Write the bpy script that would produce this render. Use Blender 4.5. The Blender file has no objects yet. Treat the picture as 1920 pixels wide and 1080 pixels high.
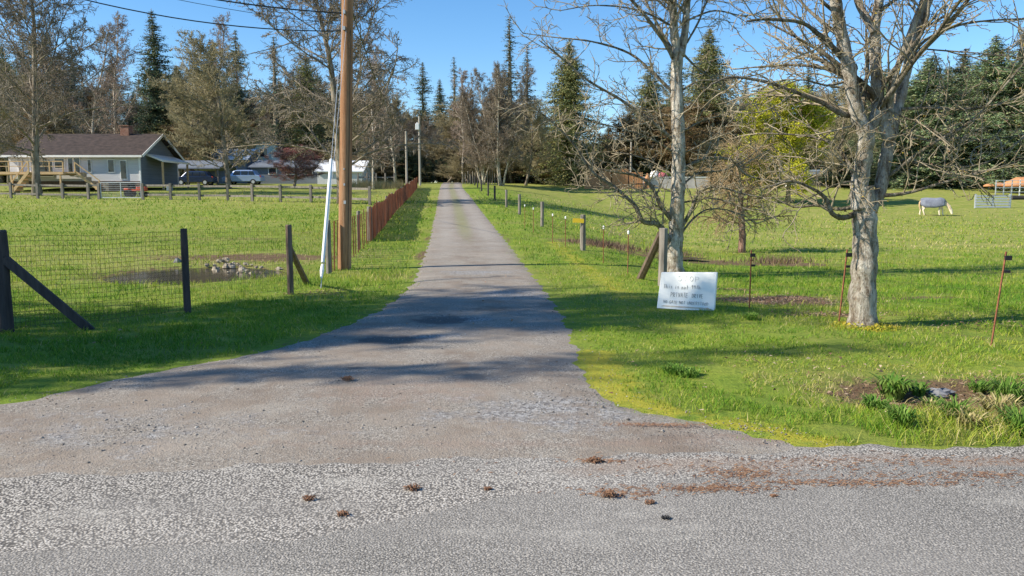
import bpy, math, random
import numpy as np
from mathutils import Vector, Matrix
R = math.radians
sc = bpy.context.scene
COL = sc.collection

# ------------------------------------------------------------------ camera, sky, sun
F = 1450.0; PITCH = math.atan(165.0 / F); EYE = 1.6
cd = bpy.data.cameras.new('camera'); cam = bpy.data.objects.new('camera', cd); COL.objects.link(cam)
cd.sensor_width = 36.0; cd.lens = F / 1920 * 36.0; cd.clip_start = 0.05; cd.clip_end = 3000
cam.location = (0, 0, EYE); cam.rotation_euler = (R(90) - PITCH, 0, 0)
sc.camera = cam
SUN_EL = R(36); SUN_PHI = R(15)
SV = Vector((-math.cos(SUN_EL) * math.cos(SUN_PHI), -math.cos(SUN_EL) * math.sin(SUN_PHI), math.sin(SUN_EL)))
w = bpy.data.worlds.new('World'); sc.world = w; w.use_nodes = True
wn = w.node_tree.nodes; wl = w.node_tree.links
sky = wn.new('ShaderNodeTexSky'); sky.sky_type = 'NISHITA'; sky.sun_disc = False
sky.sun_elevation = SUN_EL; sky.sun_rotation = math.atan2(SV.x, SV.y)
sky.air_density = 1.0; sky.dust_density = 0.05; sky.ozone_density = 4.0; sky.altitude = 100
hs_ = wn.new('ShaderNodeHueSaturation'); hs_.inputs['Saturation'].default_value = 1.2; wl.new(sky.outputs[0], hs_.inputs['Color'])
bg = wn['Background']; wl.new(hs_.outputs[0], bg.inputs[0]); bg.inputs[1].default_value = 0.125
sd = bpy.data.lights.new('sun', 'SUN'); sd.energy = 5.0; sd.angle = R(0.5); sd.color = (1.0, 0.91, 0.76)
sun = bpy.data.objects.new('sun', sd); COL.objects.link(sun); sun.rotation_euler = SV.to_track_quat('Z', 'Y').to_euler()
sc.view_settings.view_transform = 'Standard'; sc.view_settings.look = 'None'
sc.view_settings.exposure = 0.62; sc.view_settings.gamma = 1.0
sc.cycles.max_bounces = 5; sc.cycles.diffuse_bounces = 2; sc.cycles.glossy_bounces = 2; sc.cycles.transparent_max_bounces = 6

# ------------------------------------------------------------------ terrain
_py = np.array([-40, 0, 19, 27, 42, 60, 98, 115, 150, 260, 900.])
_pz = np.array([0, 0, 0.0, .24, .88, 1.75, 3.6, 4.15, 4.9, 6.5, 9.0])
_ty = np.arange(-40, 900, .5); _tz = np.interp(_ty, _py, _pz)
_k = np.hanning(13); _k /= _k.sum()
_tz = np.convolve(np.pad(_tz, 6, mode='edge'), _k, mode='valid')
_dy = np.array([0, 11, 20, 35, 45, 60, 75, 88, 102, 116, 900.]); _dz = np.array([0, 0, .38, .9, 1.1, 1.75, 1.95, 1.5, .6, 0, 0])
def sstep(a, b, x):
    t = np.clip((x - a) / (b - a), 0, 1); return t * t * (3 - 2 * t)
def drive_c(y):          # centre line of the driveway
    return np.interp(y, [0, 18.6, 26.6, 42, 98, 130], [-.9, -.94, -1.5, -2.85, -7.75, -10.5])
def blob(x, y, cx, cy, rx, ry):
    return np.exp(-(((x - cx) / rx) ** 2 + ((y - cy) / ry) ** 2))
def pool(x, y, cx, cy, rx, ry):
    d = np.sqrt(((x - cx) / rx) ** 2 + ((y - cy) / ry) ** 2)
    return 1 - sstep(.75, 1.25, d)
POND = (-6.9, 16.9, 1.75, 1.9); PONDR = (4.6, 24.6, 1.2, .8); DITCH = (4.05, 6.35, 1.5, .5)
def H(x, y):
    x = np.asarray(x, float); y = np.asarray(y, float)
    z = np.interp(y, _ty, _tz)
    c = drive_c(y)
    z = z - np.interp(y, _dy, _dz) * sstep(c + 2.2, c + 2.2 + np.clip(y * .25, 3.0, 16), x)
    z = z - 0.10 * pool(x, y, *POND) - 0.10 * pool(x, y, *PONDR)
    z = z - 0.17 * blob(x, y, *DITCH)
    off = sstep(1.6, 3.2, np.abs(x - c)) * sstep(5.6, 7.0, y)
    z = z + off * (0.022 * np.sin(x * 1.7 + 1.3 * np.sin(y * .9)) * np.sin(y * 1.45 + .7) + .012 * np.sin(x * 4.1 + y * 2.3) * np.sin(y * 3.7 - x))
    z = z - .022 * (blob(x, y, -1.35, 8.9, .5, .35) + blob(x, y, -.95, 10.2, .4, .35) + blob(x, y, -.2, 16, .7, .35) + blob(x, y, -.9, 13.6, .5, .3))
    return z
def ray(px, py):
    u = (px - 960) / F; v = (540 - py) / F
    return np.array([u, math.cos(PITCH) + v * math.sin(PITCH), -math.sin(PITCH) + v * math.cos(PITCH)])
def W(px, py, Y):
    d = ray(px, py); t = Y / d[1]; return (d[0] * t, Y, EYE + d[2] * t)
def G(px, py):
    d = ray(px, py); Y = 1.5
    while Y < 400:
        t = Y / d[1]
        if EYE + d[2] * t < H(d[0] * t, Y): break
        Y *= 1.004
    return float(d[0] * Y / d[1]), float(Y)
def P3(x, y, dz=0.0): return (float(x), float(y), float(H(x, y)) + dz)

# ------------------------------------------------------------------ materials
def mat(name, color=(.5, .5, .5), rough=.8, metal=0, spec=.3):
    m = bpy.data.materials.new(name); m.use_nodes = True
    b = m.node_tree.nodes['Principled BSDF']
    b.inputs['Base Color'].default_value = (*color, 1); b.inputs['Roughness'].default_value = rough
    b.inputs['Metallic'].default_value = metal; b.inputs['Specular IOR Level'].default_value = spec
    return m
class NT:
    def __init__(s, m): s.m = m; s.n = m.node_tree.nodes; s.l = m.node_tree.links; s.b = s.n['Principled BSDF']; s._p = None
    def pos(s, scale=None):
        if s._p is None: s._p = s.n.new('ShaderNodeTexCoord')
        o = s._p.outputs['Object']
        if scale is None: return o
        mp = s.n.new('ShaderNodeMapping'); mp.inputs['Scale'].default_value = scale; s.l.new(o, mp.inputs[0]); return mp.outputs[0]
    def noise(s, sc_, det=4, rough=.6, vec=None, dist=0):
        t = s.n.new('ShaderNodeTexNoise'); t.inputs['Scale'].default_value = sc_; t.inputs['Detail'].default_value = det
        t.inputs['Roughness'].default_value = rough; t.inputs['Distortion'].default_value = dist
        s.l.new(vec or s.pos(), t.inputs['Vector']); return t.outputs['Fac']
    def vor(s, sc_, out='Distance', vec=None, feat='F1', rnd=1):
        t = s.n.new('ShaderNodeTexVoronoi'); t.feature = feat; t.inputs['Scale'].default_value = sc_; t.inputs['Randomness'].default_value = rnd
        s.l.new(vec or s.pos(), t.inputs['Vector']); return t.outputs[out]
    def ramp(s, fac, stops):
        t = s.n.new('ShaderNodeValToRGB'); e = t.color_ramp.elements
        while len(e) < len(stops): e.new(.5)
        for i, (p, c) in enumerate(stops):
            e[i].position = p; e[i].color = (*c, 1) if len(c) == 3 else c
        s.l.new(fac, t.inputs[0]); return t.outputs[0]
    def rs(s, fac, a, b):
        t = s.n.new('ShaderNodeMapRange'); t.inputs[1].default_value = a; t.inputs[2].default_value = b; s.l.new(fac, t.inputs[0]); return t.outputs[0]
    def mix(s, fac, a, b, mode='MIX'):
        t = s.n.new('ShaderNodeMix'); t.data_type = 'RGBA'; t.blend_type = mode
        for i, v in ((0, fac), (6, a), (7, b)):
            if isinstance(v, (int, float)): t.inputs[i].default_value = v
            elif isinstance(v, tuple): t.inputs[i].default_value = (*v, 1)
            else: s.l.new(v, t.inputs[i])
        return t.outputs[2]
    def math(s, op, a, b=0):
        t = s.n.new('ShaderNodeMath'); t.operation = op
        for i, v in ((0, a), (1, b)):
            if isinstance(v, (int, float)): t.inputs[i].default_value = v
            else: s.l.new(v, t.inputs[i])
        return t.outputs[0]
    def attr(s, name, out='Fac'):
        t = s.n.new('ShaderNodeAttribute'); t.attribute_name = name; return t.outputs[out]
    def bump(s, h, strength=.5, dist=.01, prev=None):
        t = s.n.new('ShaderNodeBump'); t.inputs['Strength'].default_value = strength; t.inputs['Distance'].default_value = dist
        s.l.new(h, t.inputs['Height'])
        if prev: s.l.new(prev, t.inputs['Normal'])
        return t.outputs[0]
    def out(s, col=None, nrm=None, rough=None):
        if col is not None: s.l.new(col, s.b.inputs['Base Color'])
        if nrm is not None: s.l.new(nrm, s.b.inputs['Normal'])
        if rough is not None: s.l.new(rough, s.b.inputs['Roughness'])
def noisy(name, c1, c2, scale=3, rough=.85, stretch=None, bump=.4, bd=.01, metal=0, spec=.25):
    m = mat(name, c1, rough, metal, spec); t = NT(m); v = t.pos(stretch) if stretch else None
    f = t.noise(scale, 6, .65, v)
    t.out(t.ramp(f, [(.32, c1), (.68, c2)]), t.bump(t.noise(scale * 3, 5, .7, v), bump, bd)); return m

M = {}
# ground
m = mat('ground_soil_and_turf', rough=.95, spec=.1); t = NT(m)
n1 = t.noise(.11, 5, .6); n2 = t.noise(1.3, 5, .65); n3 = t.noise(13, 5, .7); n4 = t.noise(70, 3, .7)
g = t.ramp(n2, [(.3, (.10, .19, .018)), (.5, (.18, .26, .026)), (.72, (.28, .305, .045))])
g = t.mix(t.math('MULTIPLY', t.rs(n1, .42, .62), .7), g, (.25, .275, .055))
g = t.mix(t.math('MULTIPLY', t.rs(t.noise(.45, 6, .7), .5, .68), .6), g, (.26, .235, .075))
g = t.mix(t.math('MULTIPLY', t.rs(t.noise(.75, 6, .75), .52, .66), .5), g, (.075, .15, .02))
g = t.mix(t.math('MULTIPLY', t.rs(t.noise(3.2, 7, .85), .5, .62), .4), g, (.07, .14, .02))
g = t.mix(t.math('MULTIPLY', t.rs(n3, .48, .66), .5), g, (.07, .13, .018))
g = t.mix(t.math('MULTIPLY', t.rs(n4, .5, .75), .4), g, (.3, .3, .09))
yel = t.math('MULTIPLY', t.attr('dry'), t.rs(t.noise(.9, 6, .7), .3, .6))
g = t.mix(yel, g, t.mix(t.rs(n2, .3, .7), (.24, .27, .06), (.36, .32, .12)))
soil = t.mix(t.rs(n4, .35, .7), (.10, .065, .035), (.24, .165, .10))
dm = t.rs(t.math('ADD', t.attr('dirt'), t.math('MULTIPLY', t.math('SUBTRACT', t.noise(5, 6, .7), .5), 1.1)), .42, .62)
g = t.mix(dm, g, soil)
mm = t.rs(t.math('ADD', t.attr('moss'), t.math('MULTIPLY', t.math('SUBTRACT', t.noise(4, 6, .75), .5), 1.6)), .42, .75)
g = t.mix(mm, g, t.mix(t.rs(n4, .3, .7), (.26, .26, .03), (.42, .37, .05)))
t.out(g, t.bump(n3, .6, .04, t.bump(n4, .6, .015))); M['ground'] = m
# driveway gravel
m = mat('driveway_gravel', rough=.95, spec=.15); t = NT(m)
v1 = t.vor(95, 'Distance'); vc = t.vor(95, 'Color'); v2 = t.vor(48, 'Distance'); vc2 = t.vor(48, 'Color')
base = t.ramp(t.noise(.75, 6, .65), [(.3, (.185, .145, .112)), (.5, (.265, .22, .175)), (.7, (.33, .285, .235))])
st = t.ramp(vc, [(.1, (.11, .095, .08)), (.5, (.26, .235, .20)), (.9, (.45, .415, .36))])
base = t.mix(t.math('MULTIPLY', t.rs(t.noise(.5, 7, .75, t.pos((1, .5, 1))), .5, .62), .6), base, (.19, .15, .12))
base = t.mix(t.math('MULTIPLY', t.rs(t.noise(.9, 7, .8, t.pos((1, .7, 1))), .52, .62), .55), base, (.37, .34, .29))
base = t.mix(t.math('MULTIPLY', t.rs(t.noise(26, 5, .8), .5, .7), .4), base, (.12, .105, .09))
base = t.mix(t.math('MULTIPLY', t.rs(t.noise(1.6, 7, .75), .42, .58), .8), base, st)
st2 = t.ramp(vc2, [(.1, (.10, .097, .10)), (.5, (.25, .245, .24)), (.9, (.45, .44, .42))])
base = t.mix(t.math('MULTIPLY', t.rs(t.math('ADD', t.attr('stony'), t.math('MULTIPLY', t.math('SUBTRACT', t.noise(2.2, 7, .8), .5), 2.2)), .4, .75), .85), base, st2)
base = t.mix(t.math('MULTIPLY', t.rs(t.math('ADD', t.attr('red'), t.math('SUBTRACT', t.noise(6, 6, .75), .5)), .4, .75), .5), base, (.27, .18, .135))
base = t.mix(t.math('MULTIPLY', t.attr('track'), .35), base, (.40, .375, .335))
base = t.mix(t.math('MULTIPLY', t.rs(t.math('ADD', t.attr('dark_zones'), t.math('SUBTRACT', t.noise(5, 6, .7), .5)), .4, .7), .75), base, (.075, .07, .07))
base = t.mix(t.math('MULTIPLY', t.rs(t.math('ADD', t.attr('weed'), t.math('MULTIPLY', t.math('SUBTRACT', t.noise(6, 6, .8), .5), 1.3)), .4, .95), .6), base, (.23, .24, .10))
t.out(base, t.bump(t.noise(14, 6, .75), .35, .015, t.bump(v1, .6, .006, t.bump(v2, .3, .01)))); M['drive'] = m
# asphalt: worn chip seal
m = mat('worn_chip_seal', rough=.92, spec=.2); t = NT(m)
vd = t.vor(80, 'Distance'); vcc = t.vor(80, 'Color')
old = t.mix(t.rs(vd, .30, .62), t.ramp(vcc, [(.05, (.33, .295, .25)), (.5, (.54, .495, .43)), (.95, (.76, .71, .63))]), (.085, .078, .07))
vd2 = t.vor(115, 'Distance'); vcc2 = t.vor(115, 'Color')
new = t.mix(t.rs(vd2, .32, .66), t.ramp(vcc2, [(.05, (.22, .205, .18)), (.5, (.375, .35, .31)), (.95, (.56, .52, .46))]), (.09, .084, .076))
sel = t.rs(t.math('ADD', t.attr('newer'), t.math('MULTIPLY', t.math('SUBTRACT', t.noise(1.6, 6, .7), .5), .5)), .4, .6)
c = t.mix(sel, old, new)
c = t.mix(t.math('MULTIPLY', t.rs(t.noise(1.1, 7, .75, t.pos((.35, 1.6, 1))), .5, .66), .4), c, (.21, .195, .175))
c = t.mix(t.math('MULTIPLY', t.rs(t.noise(1.7, 7, .8, t.pos((.4, 1.3, 1))), .54, .66), .35), c, (.50, .47, .41))
c = t.mix(t.math('MULTIPLY', t.rs(t.noise(.8, 6, .65), .4, .75), .25), c, (.2, .19, .175))
c = t.mix(t.math('MULTIPLY', t.rs(t.noise(.35, 4, .6), .4, .7), .3), c, (.42, .39, .35))
c = t.mix(t.math('MULTIPLY', t.rs(t.math('ADD', t.attr('silt'), t.math('SUBTRACT', t.noise(14, 6, .85), .5)), .5, .85), .45), c, (.29, .22, .17))
t.out(c, t.bump(t.math('MULTIPLY', t.math('SUBTRACT', .5, vd), 1.0), .5, .007, t.bump(vd2, -.35, .005))); M['road'] = m
def attr_mat(name, rough=.7, trans=0.0):
    m = mat(name, rough=rough, spec=.2); t = NT(m); c = t.attr('tint', 'Color'); t.l.new(c, t.b.inputs['Base Color'])
    if trans:
        tr = t.n.new('ShaderNodeBsdfTranslucent'); mx = t.n.new('ShaderNodeMixShader'); mx.inputs[0].default_value = trans
        t.l.new(c, tr.inputs[0]); t.l.new(t.b.outputs[0], mx.inputs[1]); t.l.new(tr.outputs[0], mx.inputs[2])
        t.l.new(mx.outputs[0], t.n['Material Output'].inputs[0])
    return m
M['blades'] = attr_mat('grass_blades', .65, .3)
M['tinted'] = attr_mat('tinted_matte', .9)
M['leaf'] = attr_mat('leaf_tint', .75, .25)
def bark(name, a, b, c, sc_=8, moss=(.2, .2, .05), mfac=.35):
    m = mat(name, a, .95, 0, .1); t = NT(m); v = t.pos((1, 1, .35))
    f = t.noise(sc_, 7, .7, v); f2 = t.noise(sc_ * .45, 5, .7); f3 = t.noise(sc_ * 5, 5, .75, v)
    col = t.ramp(f, [(.36, c), (.46, a), (.62, b)])
    col = t.mix(t.math('MULTIPLY', t.rs(f2, .55, .68), mfac), col, moss)
    col = t.mix(t.math('MULTIPLY', t.rs(f3, .5, .8), .35), col, c)
    t.out(col, t.bump(f, 1, .07, t.bump(f3, .9, .02))); return m
def bark_near(name, a, b, c, sc_, moss, mfac):
    m = mat(name, a, .95, 0, .08); t = NT(m); v = t.pos((1, 1, .3)); f = t.noise(sc_, 7, .75, v); fiss = t.noise(sc_ * 3.2, 6, .8, v, .6); pat = t.noise(5.5, 6, .75); lich = t.vor(16, 'Distance', None)
    col = t.ramp(f, [(.38, c), (.47, a), (.60, b)]); col = t.mix(t.math('MULTIPLY', t.rs(pat, .53, .60), .5), col, (c[0] * 1.25, c[1] * 1.15, c[2] * 1.0))
    col = t.mix(t.math('MULTIPLY', t.rs(t.math('SUBTRACT', t.noise(7, 5, .8), t.math('MULTIPLY', lich, .35)), .44, .52), .6), col, (.52, .50, .42))
    col = t.mix(t.math('MULTIPLY', t.rs(fiss, .54, .60), .7), col, (c[0] * .5, c[1] * .5, c[2] * .5)); col = t.mix(t.math('MULTIPLY', t.rs(t.noise(3.1, 6, .8), .54, .64), mfac), col, moss)
    t.out(col, t.bump(f, 1, .08, t.bump(fiss, 1, .03))); return m
M['bark_pale'] = bark_near('lichen_grey_bark', (.44, .385, .31), (.70, .65, .56), (.17, .125, .085), 8, (.22, .20, .10), .55)
M['bark_limb'] = bark_near('mossy_limb_bark', (.24, .205, .15), (.44, .39, .31), (.09, .07, .05), 12, (.22, .20, .07), .6)
M['bark_far'] = bark('far_bark', (.21, .175, .135), (.36, .31, .245), (.09, .07, .05), 3, (.14, .14, .06), .5)
M['bark_red'] = bark('reddish_bark', (.26, .15, .11), (.36, .24, .18), (.09, .05, .035), 14, (.2, .17, .08), .3)
M['twig'] = noisy('grey_brown_twig', (.155, .13, .10), (.30, .255, .20), 6, .9)
M['twig_olive'] = noisy('olive_tan_twig', (.27, .23, .13), (.43, .375, .23), 2, .9)
M['twig_near'] = noisy('pale_twig', (.17, .135, .09), (.44, .375, .26), 9, .9)
M['twig_birch'] = noisy('pinkish_twig', (.25, .185, .14), (.40, .31, .24), 6, .9)
M['twig_bush'] = noisy('ochre_twig', (.27, .19, .10), (.42, .31, .18), 6, .9)
M['post'] = noisy('weathered_post_wood', (.13, .115, .10), (.30, .265, .225), 14, .9, (1, 1, .12), .8)
M['post_dark'] = noisy('dark_tarred_wood', (.035, .032, .034), (.085, .075, .07), 14, .9, (1, 1, .12), .8)
M['post_brown'] = noisy('brown_post_wood', (.11, .075, .055), (.21, .155, .12), 14, .9, (1, 1, .12), .8)
m = mat('creosote_pole_wood', rough=.9, spec=.15); t = NT(m); f = t.noise(9, 7, .75, t.pos((1, 1, .05))); f2 = t.noise(34, 6, .8, t.pos((1, 1, .04)))
c = t.ramp(f, [(.3, (.20, .095, .045)), (.5, (.36, .195, .105)), (.7, (.46, .29, .18))]); c = t.mix(t.math('MULTIPLY', t.rs(f2, .52, .62), .7), c, (.09, .05, .03)); c = t.mix(t.math('MULTIPLY', t.rs(t.noise(1.2, 5, .7), .5, .7), .5), c, (.30, .13, .06))
t.out(c, t.bump(f, .9, .012, t.bump(f2, .9, .008))); M['pole'] = m
M['polegrey'] = noisy('silvery_pole_wood', (.30, .27, .22), (.46, .42, .36), 7, .9, (1, 1, .06))
M['slat'] = noisy('rust_red_slats', (.22, .062, .032), (.38, .15, .08), 3.5, .85, (1, 1, .5), .5)
M['wire'] = mat('rusty_grey_wire', (.06, .055, .045), .6, .5)
M['rust'] = noisy('rusty_steel', (.16, .055, .03), (.32, .13, .07), 20, .8)
M['white'] = noisy('white_paint', (.74, .74, .72), (.82, .82, .80), 3, .5, None, .1)
M['plastic_white'] = mat('white_plastic', (.85, .85, .83), .35, 0, .5)
M['galv'] = noisy('galvanised_metal', (.42, .44, .46), (.58, .6, .62), 9, .45, None, .1, .003, .3)
M['deckwood'] = noisy('new_deck_lumber', (.50, .33, .17), (.66, .47, .27), 3, .8)
M['roofbrown'] = noisy('brown_shingles', (.03, .024, .022), (.085, .062, .054), 2.2, .95, (1, 1, 3), .5, .03)
M['siding'] = noisy('pale_siding', (.52, .52, .53), (.66, .66, .66), 2, .8, (.2, .2, 6), .4, .02)
M['siding_dark'] = noisy('slate_and_shaded_siding', (.12, .14, .17), (.18, .2, .23), 2, .8, (.2, .2, 6), .3)
M['glass'] = mat('dark_window_glass', (.02, .025, .03), .08, 0, .6)
M['darkpaint'] = mat('black_plastic', (.02, .02, .022), .5)
M['rubber'] = mat('tyre_rubber', (.02, .02, .02), .85)
M['redpaint'] = mat('tractor_red', (.6, .08, .03), .4, 0, .5)
M['vanpaint'] = mat('silver_blue_paint', (.34, .45, .66), .28, .35, .6)
M['suvpaint'] = mat('navy_paint', (.03, .045, .09), .25, .3, .6)
M['brick'] = noisy('chimney_brick', (.22, .10, .07), (.34, .2, .15), 6, .9)
M['metalroof'] = noisy('white_metal_roof', (.66, .69, .74), (.76, .78, .82), 1, .4, (4, .3, 1), .2)
M['mint'] = noisy('mint_siding', (.44, .55, .47), (.54, .64, .56), 2, .8)
M['cedar'] = noisy('orange_cedar_boards', (.42, .19, .085), (.58, .3, .15), 3, .85, (3, 3, .4))
M['rock'] = noisy('pale_field_stone', (.22, .18, .13), (.52, .45, .34), 5, .9)
M['rockgrey'] = noisy('grey_stone', (.13, .135, .145), (.24, .245, .26), 6, .85)
M['conifer'] = attr_mat('conifer_needles', .8, .12)
M['horseskin'] = noisy('pale_palomino_coat', (.62, .50, .36), (.8, .72, .58), 2.2, .8)
M['horsehair'] = mat('blond_mane', (.58, .40, .24), .9)
M['blanket'] = noisy('grey_blue_blanket', (.14, .15, .20), (.24, .26, .32), 4, .85, None, .4, .03)
M['yellow'] = mat('yellow_enamel', (.75, .52, .04), .5)
M['ink'] = mat('faded_marker_ink', (.42, .40, .36), .8)
M['inkfaint'] = mat('washed_out_ink', (.68, .68, .67), .8)
M['signboard'] = noisy('white_painted_board', (.90, .88, .82), (.93, .92, .87), 6, .6, None, .1)
M['stain'] = noisy('muddy_board_edge', (.55, .42, .32), (.75, .66, .52), 12, .9)
m = mat('still_pond_water', (.055, .042, .025), .12, 0, .22); t = NT(m); t.out(None, t.bump(t.noise(9, 3, .5), .08, .01)); M['water'] = m
M['tarp'] = mat('blue_grey_tarp', (.2, .25, .3), .6)
M['pink'] = mat('faded_red_plastic', (.55, .16, .17), .5)
M['concrete'] = noisy('pale_block_wall', (.42, .38, .36), (.54, .5, .47), 2, .9)

# ------------------------------------------------------------------ mesh helpers
def mesh_np(name, V, groups, mats, tint=None, smooth=False, attrs=None):
    """V (n,3); groups = list of (faces array (m,k), material index)."""
    me = bpy.data.meshes.new(name); V = np.asarray(V, np.float32).reshape(-1, 3)
    groups = [(np.asarray(f, np.int32).reshape(-1, np.asarray(f).shape[-1]), mi) for f, mi in groups if len(f)]
    me.vertices.add(len(V)); me.vertices.foreach_set('co', V.ravel())
    nl = sum(f.size for f, _ in groups); npoly = sum(len(f) for f, _ in groups)
    me.loops.add(nl); me.polygons.add(npoly)
    me.loops.foreach_set('vertex_index', np.concatenate([f.ravel() for f, _ in groups]))
    st = []; mi_ = []; s = 0
    for f, mi in groups:
        k = f.shape[1]; st.append(s + np.arange(len(f)) * k); s += f.size; mi_.append(np.full(len(f), mi))
    me.polygons.foreach_set('loop_start', np.concatenate(st).astype(np.int32))
    me.polygons.foreach_set('material_index', np.concatenate(mi_).astype(np.int32))
    if smooth: me.polygons.foreach_set('use_smooth', np.ones(npoly, bool))
    for m_ in (mats if isinstance(mats, (list, tuple)) else [mats]): me.materials.append(m_)
    if tint is not None:
        a = me.color_attributes.new('tint', 'FLOAT_COLOR', 'POINT'); t_ = np.ones((len(V), 4), np.float32); t_[:, :3] = tint
        a.data.foreach_set('color', t_.ravel())
    for k, v in (attrs or {}).items():
        a = me.attributes.new(k, 'FLOAT', 'POINT'); a.data.foreach_set('value', np.asarray(v, np.float32).ravel())
    me.update(calc_edges=True); me.validate()
    return me
def link(name, me, parent=None, loc=None):
    o = bpy.data.objects.new(name, me); COL.objects.link(o)
    if parent is not None: o.parent = parent
    if loc is not None: o.location = loc
    return o
def tag(o, label=None, cat=None, group=None, kind=None):
    if label: o['label'] = label
    if cat: o['category'] = cat
    if group: o['group'] = group
    if kind: o['kind'] = kind
    return o
def thing(name, label, cat, loc=(0, 0, 0), rz=0, group=None):
    o = bpy.data.objects.new(name, None); COL.objects.link(o); o.location = loc; o.rotation_euler = (0, 0, rz); o.empty_display_size = .2
    return tag(o, label, cat, group)
def copy_tree(o, parent=None):
    c = o.copy(); COL.objects.link(c); c.parent = parent
    for ch in list(o.children): copy_tree(ch, c)
    return c
class MB:
    """mesh collector; coordinates are world unless the thing is built at its own origin"""
    def __init__(s): s.v = []; s.f = []; s.n = 0; s.mi = []
    def add(s, V, Fs, mi=0):
        V = np.asarray(V, float); s.v.append(V)
        for f in Fs: s.f.append(tuple(int(i) + s.n for i in f)); s.mi.append(mi)
        s.n += len(V); return s
    def box(s, c, size, rz=0, mi=0, rx=0, ry=0):
        x, y, z = [k / 2 for k in size]
        V = np.array([(-x, -y, -z), (x, -y, -z), (x, y, -z), (-x, y, -z), (-x, -y, z), (x, -y, z), (x, y, z), (-x, y, z)])
        if rz or rx or ry:
            m = np.array(Matrix.Rotation(rz, 3, 'Z') @ Matrix.Rotation(ry, 3, 'Y') @ Matrix.Rotation(rx, 3, 'X')); V = V @ m.T
        return s.add(V + np.array(c), [(0, 3, 2, 1), (4, 5, 6, 7), (0, 1, 5, 4), (1, 2, 6, 5), (2, 3, 7, 6), (3, 0, 4, 7)], mi)
    def bar(s, a, b, w_, h_, mi=0):
        a = np.array(a, float); b = np.array(b, float); d = b - a; L = np.linalg.norm(d); d /= L
        up = np.array([0, 0, 1.]) if abs(d[2]) < .95 else np.array([0, 1., 0])
        sd_ = np.cross(d, up); sd_ /= np.linalg.norm(sd_); u = np.cross(sd_, d)
        V = [p + sd_ * x * w_ / 2 + u * y * h_ / 2 for p in (a, b) for x, y in ((-1, -1), (1, -1), (1, 1), (-1, 1))]
        return s.add(V, [(0, 3, 2, 1), (4, 5, 6, 7), (0, 1, 5, 4), (1, 2, 6, 5), (2, 3, 7, 6), (3, 0, 4, 7)], mi)
    def tube(s, pts, rad, n=8, mi=0, jit=0, rng=None):
        pts = [np.array(p, float) for p in pts]; k = len(pts)
        rad = [rad] * k if isinstance(rad, (int, float)) else list(rad)
        V = []; ref = None
        for i in range(k):
            d = pts[min(i + 1, k - 1)] - pts[max(i - 1, 0)]; d = d / (np.linalg.norm(d) + 1e-9)
            if ref is None: ref = np.cross(d, (0, 1, 0.1) if abs(d[2]) > .5 else (0, 0, 1.))
            ref = ref - d * np.dot(ref, d); ref /= np.linalg.norm(ref) + 1e-9; b = np.cross(d, ref)
            for j in range(n):
                a = 2 * math.pi * j / n; r = rad[i] * (1 + (rng.uniform(-jit, jit) if jit else 0))
                V.append(pts[i] + r * (math.cos(a) * ref + math.sin(a) * b))
        Fs = [(i * n + j, i * n + (j + 1) % n, (i + 1) * n + (j + 1) % n, (i + 1) * n + j) for i in range(k - 1) for j in range(n)]
        Fs += [tuple(range(n))[::-1], tuple(range((k - 1) * n, k * n))]
        return s.add(V, Fs, mi)
    def prism(s, outline, y0, y1, mi=0, axis='y'):
        n = len(outline)
        V = [(x, y0, z) for x, z in outline] + [(x, y1, z) for x, z in outline]
        if axis == 'x': V = [(y, x, z) for x, y, z in V]
        return s.add(V, [tuple(range(n)), tuple(range(n, 2 * n))[::-1]] + [(i, i + n, (i + 1) % n + n, (i + 1) % n) for i in range(n)], mi)
    def build(s, name, mats, parent=None, smooth=False, bevel=0, local=False):
        V = np.concatenate(s.v)
        if parent is not None and not local:
            p = parent; off = np.zeros(3)
            while p is not None: off += np.array(p.location); p = p.parent
            V = V - off
        me = bpy.data.meshes.new(name); me.from_pydata(V.tolist(), [], s.f)
        for m_ in (mats if isinstance(mats, (list, tuple)) else [mats]): me.materials.append(m_)
        me.polygons.foreach_set('material_index', s.mi)
        if smooth: me.polygons.foreach_set('use_smooth', [True] * len(s.f))
        me.update(); o = link(name, me, parent)
        if bevel:
            b = o.modifiers.new('bevel', 'BEVEL'); b.width = bevel; b.segments = 2; b.limit_method = 'ANGLE'
        return o

# ------------------------------------------------------------------ ground, driveway, road, water
def axis(dense, far, step=.22, g=1.12):
    a, b = dense; xs = list(np.arange(a, b, step)); s = step; x = xs[-1]
    while x < far[1]: s *= g; x += s; xs.append(x)
    s = step; x = a; lo = []
    while x > far[0]: s *= g; x -= s; lo.append(x)
    return np.array(lo[::-1] + xs)
xs = axis((-12, 10), (-700, 700)); ys = axis((3.5, 30), (-60, 900), .2, 1.05)
Xg, Yg = np.meshgrid(xs, ys); Zg = H(Xg, Yg)
nx, ny = len(xs), len(ys)
idx = np.arange(nx * ny).reshape(ny, nx)
faces = np.stack([idx[:-1, :-1], idx[:-1, 1:], idx[1:, 1:], idx[1:, :-1]], -1).reshape(-1, 4)
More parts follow.
